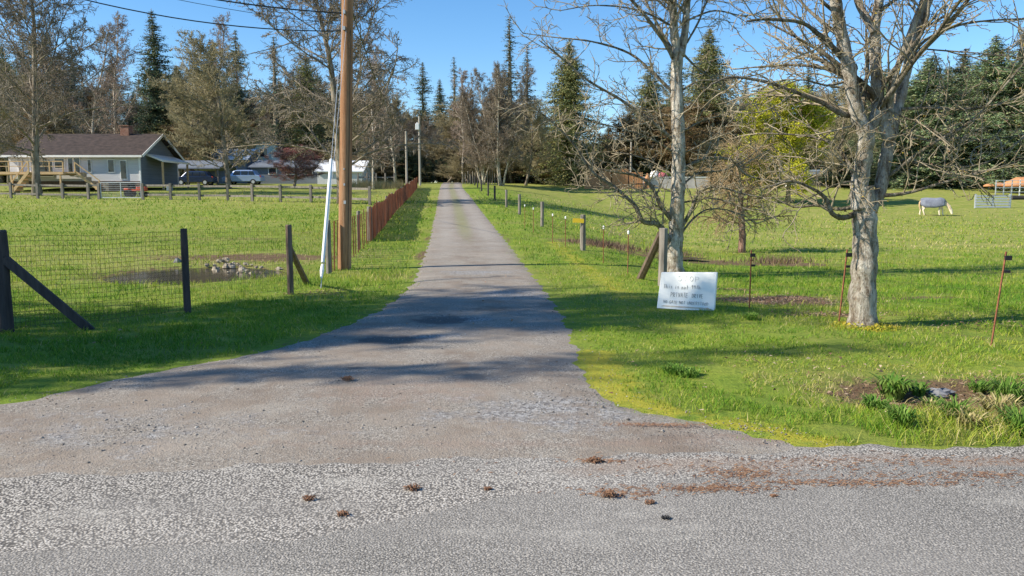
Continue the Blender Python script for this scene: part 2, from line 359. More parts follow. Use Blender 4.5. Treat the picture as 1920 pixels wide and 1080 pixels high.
# keep the ground a little under the road and drive sheets
c_ = drive_c(Yg)
def A(px, py): return G(px, py)
LE = [(-9, 3.9)] + [A(*p) for p in [(0, 757), (150, 722), (300, 692), (480, 662), (600, 626), (690, 590), (740, 560), (770, 530), (783, 500), (795, 472), (803, 450), (808, 425), (815, 400), (820, 372), (824, 352)]]
RE = [A(*p) for p in [(1560, 842), (1450, 815), (1350, 795), (1200, 768), (1150, 742), (1120, 718), (1104, 680), (1092, 650), (1068, 602), (1030, 548), (990, 500), (968, 472), (950, 450), (926, 422), (906, 398), (886, 372), (868, 352)]]
LE.sort(key=lambda p: p[1]); RE.sort(key=lambda p: p[1])
def edgeL(y): return np.interp(y, [p[1] for p in LE] + [140], [p[0] for p in LE] + [-12.0])
def edgeR(y): return np.interp(y, [p[1] for p in RE] + [140], [p[0] for p in RE] + [-9.2])
def road_edge(x): return np.interp(x, [-60, -6, -2.9, -1.2, .1, 2.3, 3.5, 60], [4.2, 4.28, 4.36, 4.62, 4.72, 4.88, 4.88, 5.3])
dirt = np.zeros_like(Xg); moss = np.zeros_like(Xg); dry = np.zeros_like(Xg)
def att_dirt(x, y):
    d = 1.15 * blob(x, y, *A(1450, 565), 1.15, .85) + .7 * blob(x, y, *A(1700, 560), 1.6, .35) + .8 * blob(x, y, *A(1560, 590), .9, .3) + .5 * blob(x, y, *A(1385, 545), .5, .3) + 1.3 * blob(x, y, 4.1, 6.5, 1.5, .5) + .45 * blob(x, y, 5.5, 9.0, 1.2, .5)
    d = d + .42 * np.exp(-((x - edgeL(y) + .02) / .16) ** 2) * (y < 30) + .42 * np.exp(-((x - edgeR(y) - .02) / .16) ** 2) * (y < 30) + .85 * blob(x, y, POND[0], POND[1], 3.0, 2.5) + .75 * blob(x, y, 3.0, 27, 2.2, 1.6) + .7 * blob(x, y, 6.0, 24.5, 3.0, 1.6) + .75 * blob(x, y, 8.6, 23.5, 1.6, .7)
    d = d + .72 * blob(x, y, -7, 21.0, 4.5, 1.2) + .5 * blob(x, y, -10, 27, 8, 1.6) + .5 * blob(x, y, -3.3, 13.2, .8, .6) + .42 * sstep(58, 62, y) * (x < -10) * (1 - sstep(112, 130, y))
    d = d + .25 * blob(x, y, -14, 49, 14, 3.0) + .4 * blob(x, y, -2.0, 22.5, .6, 1.5)
    return d
def att_moss(x, y):
    r = edgeR(y); m_ = .9 * blob(x, 0 * y, 0, 0, 1, 1) * 0
    m_ = m_ + .62 * np.exp(-((x - r - .1) / .36) ** 2) * 1.25 * (y < 8.2) * (y > 4.9) + .62 * np.exp(-((x - r - 1.0 - .02 * y) / .5) ** 2) * (y > 11) * (y < 26)
    return m_ + .25 * np.exp(-((x - edgeL(y) + .15) / .25) ** 2) + .7 * blob(x, y, 4.45, 9.6, .6, .35) + .45 * blob(x, y, 2.2, 9.9, .9, .3) + .3 * blob(x, y, -5, 13.5, 3, 1.2)
def att_dry(x, y):
    return .5 * blob(x, y, -7, 20, 6, 3) + .85 * sstep(drive_c(y) + 4, drive_c(y) + 9, x) * sstep(22, 34, y) + .35 * sstep(38, 48, y) * (x < -5) + .25 * sstep(12, 16, y) * (x < -5)
z0 = Zg.copy()
inner = ((Xg > edgeL(Yg) + .25) & (Xg < edgeR(Yg) - .25) & (Yg < 135)) | (Yg < road_edge(Xg) - .2)
z0[inner] -= .05
gm = mesh_np('ground', np.stack([Xg, Yg, z0], -1), [(faces, 0)], M['ground'], smooth=True,
             attrs={'dirt': att_dirt(Xg, Yg), 'moss': att_moss(Xg, Yg), 'dry': att_dry(Xg, Yg)})
tag(link('ground', gm), 'grassy ground', kind='structure')
rng = np.random.default_rng(7)
def wob(y, seed, amp):
    return 1.5 * amp * (np.sin(y * 5.1 + seed) * .5 + np.sin(y * 11.3 + seed * 2.1) * .3 + np.sin(y * 23.7 + seed * .7) * .25)
# driveway
yr = [4.0]; 
while yr[-1] < 138: yr.append(yr[-1] + max(.07, .0045 * yr[-1] ** 1.15))
yr = np.array(yr); NC = 60; u = np.linspace(0, 1, NC)
L_ = edgeL(yr) + wob(yr, 1, .05); R_ = edgeR(yr) + wob(yr, 4, .05)
R_ = np.where(yr < RE[0][1] + .05, np.maximum(R_, 2.6), R_)
XX = L_[:, None] + (R_ - L_)[:, None] * u[None]; YY = np.repeat(yr[:, None], NC, 1)
cc = .5 * (edgeL(YY) + edgeR(YY))
prof = .012 - .03 * np.clip(np.abs(u - .5) * 2, 0, 1)[None] ** 10
ZZ = H(XX, YY) + prof + .006
idx = np.arange(NC * len(yr)).reshape(len(yr), NC); faces = np.stack([idx[:-1, :-1], idx[:-1, 1:], idx[1:, 1:], idx[1:, :-1]], -1).reshape(-1, 4)
dark_zones = .85 * blob(XX, YY, -1.4, 8.75, .42, .3) + .85 * blob(XX, YY, -.95, 10.2, .35, .3) + .6 * blob(XX, YY, -.15, 16.2, .7, .3) + .5 * blob(XX, YY, -.9, 13.6, .45, .25) + .5 * blob(XX, YY, -2.6, 4.9, .3, .06) + .5 * blob(XX, YY, -1.2, 4.75, .3, .05) + .45 * blob(XX, YY, -1.5, 7.2, .3, .1) + .28 * blob(XX, YY, -.8, 10, 2, 3)  # puddle-dark potholes and edge spots; the last blob darkens the whole mid-drive
hwd = .5 * (edgeR(YY) - edgeL(YY)); track = sstep(14, 30, YY) * (np.exp(-((XX - cc - .55 * hwd) / .38) ** 2) + np.exp(-((XX - cc + .55 * hwd) / .38) ** 2))
weed = .95 * np.exp(-((XX - cc) / .42) ** 2) * sstep(17, 34, YY) + .42 * blob(XX, YY, .3, 25, .8, 9) + .55 * blob(XX, YY, 1.6, 5.6, .9, .35) + .3 * np.exp(-((XX - edgeR(YY)) / .3) ** 2)
red = .42 * blob(XX, YY, -.1, 4.9, 2.5, .13) + .45 * blob(XX, YY, -.9, 6.3, 1.1, .7) + .7 * blob(XX, YY, 1.1, 5.35, .5, .08) + .6 * blob(XX, YY, 1.9, 5.1, 1, .12) + .15
stony = .12 + .62 * blob(XX, YY, .3, 5.7, .9, .6) + .38 * blob(XX, YY, -2.9, 5.2, 1.8, .7) + .6 * blob(XX, YY, -1.0, 8.9, .6, .3) + .6 * blob(XX, YY, -.6, 10.3, .5, .4) + .6 * blob(XX, YY, 0, 13, 1, 1) + .6 * blob(XX, YY, -.7, 17, 1.2, .8)
me = mesh_np('driveway', np.stack([XX, YY, ZZ], -1), [(faces, 0)], M['drive'], smooth=True, attrs={'dark_zones': dark_zones, 'weed': weed, 'red': red, 'stony': stony, 'track': track})
tag(link('driveway', me), 'gravel driveway', kind='structure')
# road
xr = np.unique(np.concatenate([np.linspace(-60, -7, 60), np.linspace(-7, 7, 260), np.linspace(7, 60, 60)]))
v = np.concatenate([[0, .5, .7], np.linspace(.75, 1, 60)])
XX = np.repeat(xr[None], len(v), 0); E = (road_edge(xr) + wob(xr, 3, .05))[None]
YY = -8 + (E + 8) * v[:, None]; ZZ = H(XX, YY) + .022 - .016 * np.clip((YY - (E - .12)) / .12, 0, 1)
idx = np.arange(XX.size).reshape(XX.shape); faces = np.stack([idx[:-1, :-1], idx[:-1, 1:], idx[1:, 1:], idx[1:, :-1]], -1).reshape(-1, 4)
eb = np.interp(XX, [-3, -1, 0, 1.2, 2.6, 5], [3.25, 3.45, 4.0, 4.3, 4.6, 4.8])
newer = sstep(-.12, .12, eb - YY)
silt = .75 * np.exp(-((YY - (E - .28)) / .16) ** 2) * sstep(-.4, 1.0, XX) + .62 * blob(XX, YY, 1.1, 4.15, .45, .05) + .62 * blob(XX, YY, 2.0, 4.3, .7, .05) + .55 * blob(XX, YY, 3.2, 4.5, .6, .05) + .35 * blob(XX, YY, .7, 4.35, 1, .25) + 0 * XX
me = mesh_np('road', np.stack([XX, YY, ZZ], -1), [(faces, 0)], M['road'], smooth=True, attrs={'newer': newer, 'silt': silt})
tag(link('road', me), 'asphalt road', kind='structure')
# pond water
def water(name, cx, cy, rx, ry, z, seed):
    mb = MB(); V = [(cx, cy, z)]; n = 64
    for i in range(n):
        a = 2 * math.pi * i / n; k = 1.18 + .1 * math.sin(3 * a + seed) + .07 * math.sin(7 * a + seed * 2)
        V.append((cx + rx * k * math.cos(a), cy + ry * k * math.sin(a), z))
    mb.add(V, [(0, i + 1, (i + 1) % n + 1) for i in range(n)]); o = mb.build(name, M['water'])
    tag(o, 'dark puddle water', kind='structure')
water('pond_water', POND[0], POND[1], POND[2], POND[3], float(H(POND[0], POND[1])) + .062, 1)
water('ditch_water', PONDR[0], PONDR[1], PONDR[2], PONDR[3], float(H(PONDR[0], PONDR[1])) + .07, 2)

# ------------------------------------------------------------------ grass blades (stuff)
def vnoise(x, y, f, seed):
    r = np.random.default_rng(seed); o = np.zeros_like(x)
    for k in range(5):
        a = r.uniform(0, 6.28); fr = f * r.uniform(.6, 1.7)
        o += np.sin(x * fr * math.cos(a) + y * fr * math.sin(a) + r.uniform(0, 6.28) + 1.5 * np.sin(fr * .6 * (x * math.sin(a) - y * math.cos(a))))
    return o / 5
def grass_pts(x0, x1, y0, y1, dens):
    n = int((x1 - x0) * (y1 - y0) * dens); return rng.uniform(x0, x1, n), rng.uniform(y0, y1, n)
PX, PY, PH, PWd = [], [], [], []
def field(x0, x1, y0, y1, dens, h_, wd):
    x, y = grass_pts(x0, x1, y0, y1, dens)
    fr = .72 * y + 1.5; k = (np.abs(x) < fr) & (rng.random(n_pts := len(x)) < 1.02 - sstep(50, 84, y)); x = x[k]; y = y[k]
    PX.append(x); PY.append(y); PH.append(np.full(len(x), h_)); PWd.append(np.full(len(x), wd))
field(-9, 10, 4.6, 8, 1900, .034, .006)
field(-11, 12, 8, 12, 1000, .042, .008)
field(-16, 16, 12, 18, 330, .06, .010)
field(-24, 24, 18, 30, 100, .065, .016)
field(-45, 50, 30, 50, 24, .07, .035)
field(-58, 66, 50, 84, 7, .09, .06)
x = np.concatenate(PX); y = np.concatenate(PY); hh = np.concatenate(PH); ww = np.concatenate(PWd)
eL = edgeL(y); eR = edgeR(y); outd = np.maximum(eL - x, x - eR)
ok = (y > road_edge(x) + .02) & (outd > -.03 - .30 * rng.random(len(x)) ** 3 + .16 * vnoise(x, y, 5, 77) + .08 * vnoise(x, y, 17, 78))
ok &= pool(x, y, *POND) < .45; ok &= pool(x, y, *PONDR) < .45
dd = np.clip(att_dirt(x, y) + .35 * vnoise(x, y, 4, 5), 0, 1); ok &= rng.random(len(x)) > dd * 1.05; ok &= vnoise(x, y, 3.3, 44) + .9 * vnoise(x, y, 9, 45) < .45
mo = np.clip(att_moss(x, y) + .3 * vnoise(x, y, 5, 6), 0, 1)
ok &= rng.random(len(x)) > mo * .4
ok &= rng.random(len(x)) < .55 + .9 * sstep(0, .4, outd)
x, y, hh, ww, dd, mo, outd = [a[ok] for a in (x, y, hh, ww, dd, mo, outd)]
tall = 1 + 2.2 * sstep(.42, .8, vnoise(x, y, 2.4, 91)) + .8 * np.clip(vnoise(x, y, 1.6, 9), 0, 1) + .8 * np.clip(vnoise(x, y, 6, 10), 0, 1) + .9 * np.clip(vnoise(x, y, .7, 19), 0, 1) * (x < 0)
tall += 1.6 * np.exp(-((y - road_edge(x) - .35) / .3) ** 2) * (x > 2.2) + .4 * blob(x, y, 4.3, 6.2, 1.3, .6)
tall *= .5 + .5 * sstep(0, .3, outd)
tall *= np.where((x > 0) & (y > 7.0) & (y < 20) & (x < 4.0), .65, 1)
hh = hh * tall * rng.uniform(.5, 1.5, len(x))
n = len(x); ang = rng.uniform(0, 6.28, n); la = rng.uniform(0, 6.28, n); lean = rng.uniform(.3, 1.5, n) * hh
z = H(x, y) - .004
bx = np.cos(ang) * ww / 2; by = np.sin(ang) * ww / 2
b0 = np.stack([x - bx, y - by, z], -1); b1 = np.stack([x + bx, y + by, z], -1)
mx, my = x + np.cos(la) * lean * .35, y + np.sin(la) * lean * .35
m0 = np.stack([mx - bx * .7, my - by * .7, z + hh * .6], -1); m1 = np.stack([mx + bx * .7, my + by * .7, z + hh * .6], -1)
tp = np.stack([x + np.cos(la) * lean, y + np.sin(la) * lean, z + hh], -1)
V = np.stack([b0, b1, m1, m0, tp], 1).reshape(-1, 3); i0 = np.arange(n) * 5
q = np.stack([i0, i0 + 1, i0 + 2, i0 + 3], -1); tr = np.stack([i0 + 3, i0 + 2, i0 + 4], -1)
pal = np.array([(.075, .185, .015), (.15, .28, .022), (.25, .35, .03), (.39, .39, .06), (.52, .44, .21)])
s = .30 + .34 * vnoise(x, y, .55, 11) + .34 * vnoise(x, y, 1.9, 12) + .26 * vnoise(x, y, 6, 13) + rng.normal(0, .17, n) + .3 * mo + .3 * dd + .28 * att_dry(x, y) + .16 * (x > 0) * (y < 8)
s += np.where(rng.random(n) < .06, .5, 0)
s = np.clip(s, 0, .999) * 4; k = s.astype(int); f_ = (s - k)[:, None]
tint = pal[k] * (1 - f_) + pal[np.minimum(k + 1, 4)] * f_
me = mesh_np('grass', V, [(q, 0), (tr, 0)], M['blades'], tint=np.repeat(tint, 5, 0))
tag(link('grass', me), 'short green grass on the verges and fields', 'grass', kind='stuff')

# ------------------------------------------------------------------ gravel stones, needles (stuff)
OCT = np.array([(1, 0, 0), (-1, 0, 0), (0, 1, 0), (0, -1, 0), (0, 0, 1), (0, 0, -1)], float)
OF = np.array([(0, 2, 4), (2, 1, 4), (1, 3, 4), (3, 0, 4), (2, 0, 5), (1, 2, 5), (3, 1, 5), (0, 3, 5)])
def pebbles(name, x, y, r, tint, mt, zoff=.0):
    n = len(x); V = OCT[None] * r[:, None, None] * rng.uniform(.6, 1.3, (n, 6, 1)); V[:, :, 2] *= .65
    a = rng.uniform(0, 6.28, n); c, s = np.cos(a)[:, None], np.sin(a)[:, None]
    X = V[:, :, 0] * c - V[:, :, 1] * s; Y = V[:, :, 0] * s + V[:, :, 1] * c
    V = np.stack([X + x[:, None], Y + y[:, None], V[:, :, 2] + (H(x, y) + zoff + .2 * r)[:, None]], -1).reshape(-1, 3)
    Fc = (OF[None] + (np.arange(n) * 6)[:, None, None]).reshape(-1, 3)
    return link(name, mesh_np(name, V, [(Fc, 0)], mt, tint=np.repeat(tint, 6, 0)))
n = 110000; x = rng.uniform(-6, 3.6, n); y = 3.6 + 9.6 * rng.random(n) ** 1.6
w_ = .10 + .8 * blob(x, y, .3, 5.7, .9, .5) + .9 * blob(x, y, -2.6, 5.2, 1.2, .5) + .5 * blob(x, y, -1.0, 9, .6, .3) + .5 * blob(x, y, -.6, 10.3, .5, .4) + .5 * blob(x, y, 1.8, 5.25, .8, .12)
w_ = w_ * (.6 + .7 * vnoise(x, y, 3, 21))
k = (x > edgeL(y)) & (x < edgeR(y) + .25) & (rng.random(n) < np.where(y > road_edge(x) - .1, w_, .35 * np.exp((y - road_edge(x)) / .18) + .012))
x = x[k]; y = y[k]; n = len(x); g_ = rng.uniform(.10, .36, n)
tint = np.stack([g_ * 1.0, g_ * .9, g_ * .79], -1); tint[rng.random(n) < .04] = (.5, .47, .42)
tag(pebbles('gravel', x, y, rng.uniform(.003, .009, n) * np.where(rng.random(n) < .06, 2.0, 1), tint, M['tinted'], .016), 'loose grey gravel on the driveway', 'gravel', kind='stuff')
# cedar needle litter along the road edge
n = 2000; grp = rng.choice(9, n, p=[.05, .06, .14, .18, .12, .12, .12, .09, .12])
cs = np.array([A(1130, 872), A(1170, 935), A(1330, 925), A(1600, 915), A(1860, 900), A(1390, 895), A(1700, 872), A(1240, 803), A(1480, 885)])
sg = np.array([(.12, .02), (.16, .03), (.22, .03), (.35, .03), (.4, .03), (.12, .05), (.6, .05), (.2, .02), (.9, .12)])
x = cs[grp, 0] + rng.normal(0, 1, n) * sg[grp, 0]; y = cs[grp, 1] + rng.normal(0, 1, n) * sg[grp, 1]
a = rng.normal(0, .9, n); L = rng.uniform(.006, .022, n); wd = rng.uniform(.0008, .0019, n)
dx, dy = np.cos(a), np.sin(a); z = H(x, y) + .024; ze = rng.uniform(0, .006, n)
V = np.stack([np.stack([x - dx * L - dy * wd, y - dy * L + dx * wd, z], -1), np.stack([x - dx * L + dy * wd, y - dy * L - dx * wd, z], -1),
              np.stack([x + dx * L + dy * wd, y + dy * L - dx * wd, z + ze], -1), np.stack([x + dx * L - dy * wd, y + dy * L + dx * wd, z + ze], -1), np.stack([x, y, z + .003 + ze], -1)], 1).reshape(-1, 3)
i0 = np.arange(n) * 5
Fc = np.concatenate([np.stack([i0 + p, i0 + r_, i0 + 4], -1) for p, r_ in ((0, 1), (1, 2), (2, 3), (3, 0))])
tint = np.array([(.21, .12, .075), (.28, .175, .11), (.16, .09, .06)])[rng.integers(0, 3, n)]
me = mesh_np('needle_litter', V, [(Fc, 0)], M['tinted'], tint=np.repeat(tint, 5, 0))
tag(link('needle_litter', me), 'rust coloured cedar needles strewn along the road edge', 'needle litter', kind='stuff')
# dead leaves on the bare patches
pc = [(A(1450, 565), 1.1, .8, 2600), (A(1385, 545), .5, .3, 500), (A(1570, 592), .7, .3, 700), ((4.1, 6.45), 1.2, .4, 1500), ((5.0, 6.9), .8, .3, 500), (A(1840, 610), .8, .4, 400), ((-3.3, 13.3), .6, .5, 500), (A(700, 470), .5, 2.0, 500), ((-7, 19.6), 1.6, .6, 700), (A(870, 560), 3.0, 4.0, 260), (A(1500, 690), 1.6, .8, 260), (A(200, 640), 1.6, .6, 140), (A(1150, 440), .8, .8, 400)]
x = np.concatenate([rng.normal(c[0][0], c[1] * .6, c[3]) for c in pc]); y = np.concatenate([rng.normal(c[0][1], c[2] * .6, c[3]) for c in pc]); n = len(x)
P = np.stack([x, y, H(x, y) + .012 + rng.uniform(0, .03, n)], -1); a = rng.normal(0, 1, (n, 3, 3)); a[:, :, 2] *= .35; a /= np.linalg.norm(a, axis=2, keepdims=True)
V = (P[:, None] + a * rng.uniform(.008, .026, n)[:, None, None]).reshape(-1, 3)
tint = np.array([(.26, .155, .10), (.34, .23, .155), (.18, .10, .065), (.40, .31, .22)])[rng.integers(0, 4, n)]
tag(link('leaf_litter', mesh_np('leaf_litter', V, [(np.arange(n * 3).reshape(-1, 3), 0)], M['tinted'], tint=np.repeat(tint, 3, 0))), 'scattered dead brown leaves on the bare patches', 'leaf litter', kind='stuff')
# small sprigs and cones lying on the road
def sprig(px, py, r_, label, dark=False, seed=0):
    rg = random.Random(seed); X, Y = G(px, py); z = float(H(X, Y)) + .022; mb = MB()
    for i in range(110):
        a = rg.uniform(0, 6.28); q_ = rg.uniform(0, .75) * r_; p = np.array([X + q_ * math.cos(a), Y + q_ * .6 * math.sin(a), z + rg.uniform(0, r_ * .45)])
        b = rg.uniform(0, 6.28); L = rg.uniform(.15, .5) * r_; e = p + np.array([L * math.cos(b), L * math.sin(b), rg.uniform(-.2, .25) * L]); e[2] = max(e[2], z + .001)
        mb.tube([p, (p + e) / 2 + np.array([0, 0, .1 * r_]), e], [.002, .0028, .001], 4)
    o = mb.build('cedar_sprig', M['darkpaint'] if dark else M['sprig']); tag(o, label, 'sprig', 'dead sprigs lying on the road')
M['sprig'] = noisy('dead_foliage', (.13, .065, .04), (.33, .19, .115), 60, .9)
sprig(775, 926, .05, 'dark brown dead sprig on the pale chip seal in front of the driveway', seed=1)
sprig(1143, 940, .07, 'largest heap of rust brown needles on the road right of centre', seed=2)
sprig(643, 976, .04, 'orange brown leaf clump on the road nearest the bottom left', seed=3)
sprig(578, 947, .04, 'thin flat brown sprig left of all the others on the road', seed=4)
sprig(1114, 875, .06, 'flat rust brown needle clump beside the gravel edge', seed=5)
sprig(915, 926, .028, 'tiny reddish twig piece in the middle of the road', seed=6)
sprig(1218, 953, .035, 'small orange twig lying right of the largest needle heap', seed=7)
sprig(1248, 981, .028, 'small black twig scrap on the smooth grey asphalt', True, seed=8)
sprig(1450, 939, .022, 'tiny brown cone scale at the edge of the smooth asphalt', seed=9)
sprig(652, 718, .07, 'flat brown leaf litter patch on the gravel apron', seed=10)
# lone stones
def stone(px, py, r_, label, mt, seed, flat=.6, cat='stone', group=None, xy=None, zo=0):
    rg = random.Random(seed); X, Y = xy or G(px, py); mb = MB(); z = float(H(X, Y)) + zo
    V = []; Fs = []; n = 9; ring = 5
    for i in range(ring + 1):
        th = math.pi * i / ring
        for j in range(n):
            a = 2 * math.pi * j / n; k = rg.uniform(.62, 1.25)
            V.append((X + r_ * k * math.sin(th) * math.cos(a), Y + r_ * .8 * k * math.sin(th) * math.sin(a), z + r_ * flat * (.25 + k * math.cos(th))))
    Fs = [(i * n + j, (i + 1) * n + j, (i + 1) * n + (j + 1) % n, i * n + (j + 1) % n) for i in range(ring) for j in range(n)]
    mb.add(V, Fs); o = mb.build('field_stone' if cat == 'stone' else cat, mt); tag(o, label, cat, group); return o
stone(1762, 741, .13, 'flat grey stone lying in the weedy ditch', M['rockgrey'], 1, .35)
stone(1466, 664, .022, 'small pale stone on the lawn, left of a pair', M['rock'], 2)
stone(1516, 673, .022, 'small pale stone on the lawn, right of a pair', M['rock'], 3)
rg = random.Random(5)
for i in range(28):
    a = rg.random(); px = 392 + 95 * a + rg.uniform(-8, 8); py = 501 + 10 * a + rg.uniform(-10, 10)
    if px < 405 and py < 497: py = 503
    X, Y = G(px, py)
    stone(0, 0, rg.choice((.03, .04, .05, .06, .08, .11)), 'pale broken stone in the heap at the right end of the pond', M['rock'], 20 + i, .7, 'stone', 'pale stones heaped by the pond', (X, Y), .05)
stone(334, 492, .11, 'lone grey stone at the far rim of the left pond', M['rockgrey'], 90, .8)
stone(524, 507, .08, 'single pale stone between the heap and the brown fence post', M['rock'], 91, .7)

# ------------------------------------------------------------------ fences
rg = random.Random(3)
def post(parent, base, h_, r_, mt, top=None, name='post', n=8, label=None):
    b = np.array(base, float); b[2] -= .12; tp_ = np.array(top, float) if top is not None else b + np.array([0, 0, h_ + .12])
    mb = MB(); ps = [b + (tp_ - b) * k for k in (0, .2, .5, .8, .985, 1)]
    mb.tube(ps, [r_ * 1.04, r_, r_ * .98, r_, r_, r_ * .9], n, 0, .07, rg); o = mb.build(name, mt, parent)
    if label: o['label'] = label
    return o
def mesh_wire(parent, a, b, h0, h1, dv, rows, r_=.0016, name='wire_mesh', taper=False):
    a = np.array(a, float); b = np.array(b, float); L = np.linalg.norm((b - a)[:2]); n = max(2, int(L / dv)); mb = MB()
    for i in range(n + 1):
        p = a + (b - a) * i / n; g_ = float(H(p[0], p[1])); s_ = rg.uniform(-.004, .004)
        mb.tube([(p[0], p[1], g_ + h0), (p[0] + s_, p[1] + s_, g_ + h1)], r_, 3)
    for hz in rows:
        k = max(2, int(L / .5)); pts = []
        for i in range(k + 1):
            p = a + (b - a) * i / k; pts.append((p[0], p[1] + rg.uniform(-.004, .004), float(H(p[0], p[1])) + hz + rg.uniform(-.005, .005)))
        mb.tube(pts, r_ * 1.15, 3)
    return mb.build(name, M['wire'], parent)
# left welded wire fence
p0 = G(12, 622); p1 = G(352, 587); p2 = G(545, 552); p3 = G(617, 513)
fl = thing('wire_fence', 'woven wire fence on dark posts along the left verge, with two diagonal braces', 'fence', P3(*p1))
dvec = np.array(p0) - np.array(p1); pm = tuple(np.array(p0) + dvec * 1.6); pm2 = tuple(np.array(p0) + dvec * 3.2)
post(fl, P3(*p0), 1.24, .088, M['post_dark'], label='thick tarred corner post'); post(fl, P3(*p1), 1.19, .05, M['post_dark'], n=6)
post(fl, P3(*p2), 1.19, .055, M['post_brown']); post(fl, P3(*p3), 1.17, .06, M['post']); post(fl, P3(*pm), 1.2, .05, M['post_dark']); post(fl, P3(*pm2), 1.2, .06, M['post_dark'])
bx_, by_ = G(172, 618); mb = MB(); t0 = np.array(P3(*p0, .90)); t1 = np.array((bx_, by_, float(H(bx_, by_)) - .03)); mb.bar(t0 + np.array([.05, -.02, 0]), t1, .085, .10); mb.build('brace', M['post_dark'], fl)
bx_, by_ = G(577, 532); mb = MB(); mb.tube([P3(*p2, .82), P3(bx_, by_, -.04)], [.05, .06], 8); mb.build('brace', M['post_brown'], fl)
rows = [.03, .12, .21, .30, .40, .50, .60, .70, .80, .90, 1.0, 1.09, 1.15]
rows_f = list(np.arange(.04, 1.17, .062))
for a_, b_ in ((pm2, pm), (pm, p0), (p0, p1), (p1, p2)):
    mesh_wire(fl, (*a_, 0), (*b_, 0), .03, 1.16, .052, rows_f, .0019 if b_ != p2 else .0011)
mesh_wire(fl, (*p2, 0), (*p3, 0), .03, 1.1, .15, rows[::2], .0012)
# rust-red slat fence up the drive
LN = [p3, G(697, 452), G(742, 396), (-8.3, 64), (-10.2, 84)]
sf = thing('slat_fence', 'rust red slat and wire fence running up the left of the driveway', 'fence', P3(*LN[1]))
seg = []; 
for a_, b_ in zip(LN[:-1], LN[1:]):
    L = math.dist(a_, b_); 
    d = 0
    while d < L:
        q_ = d / L; seg.append((a_[0] + (b_[0] - a_[0]) * q_, a_[1] + (b_[1] - a_[1]) * q_)); d += .105
mbs = MB(); gap = 0
bays = []
for i, (X, Y) in enumerate(seg):
    sparse = Y < LN[1][1] - .2
    if sparse and i % 11 not in (3, 8): continue
    if (i % 34 == 0 or sparse) and i: bays.append(mbs); mbs = MB()
    hz = 1.10 + rg.uniform(-.03, .03) + .05 * math.sin(i * .07) + (.10 if rg.random() < .03 else 0); g_ = float(H(X, Y))
    mbs.box((X + rg.uniform(-.015, .015), Y, g_ + hz / 2), (.022, rg.uniform(.06, .095), hz), rz=rg.uniform(-.12, .12) + math.atan2(1, 9), ry=rg.uniform(-.035, .035), rx=rg.uniform(-.03, .03))
bays.append(mbs)
for b_ in bays:
    if b_.n: b_.build('slat_panel' if b_.n > 8 else 'slat', M['slat'], sf)
for k, Y in enumerate([LN[1][1] - 3.2, LN[1][1], 31, 36, 41, 46, 51, 57, 63, 70, 77]):
    X = float(np.interp(Y, [p[1] for p in LN], [p[0] for p in LN])); post(sf, P3(X - .06, Y), 1.16, .085 if k == 1 else .05, M['post'])
mesh_wire(sf, (*p3, 0), (*LN[1], 0), .03, 1.1, .15, rows[::2], .0016)
# right driveway fence
rf = thing('wire_fence', 'wood post and thin wire fence along the right side of the driveway', 'fence', P3(*G(1090, 485)))
Lr = [G(1090, 485), G(1014, 442), G(972, 422), G(949, 408), G(930, 383), G(917, 381)]
Lr = [(2.15, 23.5), (1.3, 33.5), (.4, 41.5), (-.35, 48), (-1.25, 56.5), (-1.95, 64), (-2.9, 74), (-3.7, 84), (-4.4, 92), (-5.2, 100)]
for i, (X, Y) in enumerate(Lr):
    post(rf, P3(X, Y), 1.08, .085 if i == 0 else .075, M['post'] if i in (0, 1, 2, 3) else M['post_dark'])
    if i: 
        for hz in (.35, .7, 1.0):
            mb = MB() if hz == .35 else mb; mb.tube([P3(*Lr[i - 1], hz), P3(X, Y, hz)], .003, 3)
        mb.build('wire', M['wire'], rf)
cp = G(1242, 537); mesh_wire(rf, (*cp, 0), (*Lr[0], 0), .05, .95, .3, (.08, .3, .55, .8, .95), .0013)
post(rf, P3(*cp), 1.12, .085, M['post'])
bb = G(1199, 523); mb = MB(); mb.tube([P3(cp[0] - .04, cp[1] + .05, 1.0), P3(bb[0], bb[1], -.04)], [.075, .085], 8); mb.build('brace', M['post_brown'], rf)
mb = MB(); X, Y = Lr[0]; mb.box((X - .15, Y - .1, float(H(X, Y)) + .90), (.34, .012, .13), ry=.06); sg_ = mb.build('warning_sign', M['yellow'])
tag(sg_, 'small yellow sign fixed to the wooden fence post', 'sign')
# slender stakes with insulators
def stake(px, py, h_, label, ptop=None, insul=True, grp='thin stakes with pale insulator caps'):
    X, Y = G(px, py); b = P3(X, Y); e = thing('fence_stake', label, 'stake', b, 0, grp)
    top = (b[0] + (ptop or 0), b[1], b[2] + h_); mb = MB(); mb.tube([(b[0], b[1], b[2] - .1), top], .011, 5); 
    mb.build('shaft', M['rust'], e)
    if insul:
        mb = MB(); mb.tube([(top[0], top[1], top[2] - .06), top, (top[0], top[1], top[2] + .02)], [.022, .026, .012], 8); mb.build('insulator', M['plastic_white'], e)
    else:
        mb = MB(); mb.box((top[0] + .02, top[1] - .01, top[2] - .07), (.07, .035, .05)); mb.build('clip', M['darkpaint'], e); mb = MB(); mb.box((top[0] + .03 - .01 * bool(ptop), top[1] - .01, top[2] - .22), (.06, .03, .03)); mb.build('clip', M['darkpaint'], e)
    return e
stake(1177, 515, .98, 'tall thin stake with a white cap just left of the wooden brace')
stake(1131, 494, .95, 'thin stake with a pale cap between the brace and the yellow sign')
stake(1060, 464, .95, 'thin stake with a pale cap left of the post with the yellow sign', )
stake(1036, 456, .95, 'thin stake with a pale cap beside the second wooden post')
stake(1000, 437, .95, 'thin stake with a pale cap midway up the driveway fence')
stake(984, 428, .95, 'smallest capped stake near the third wooden post')
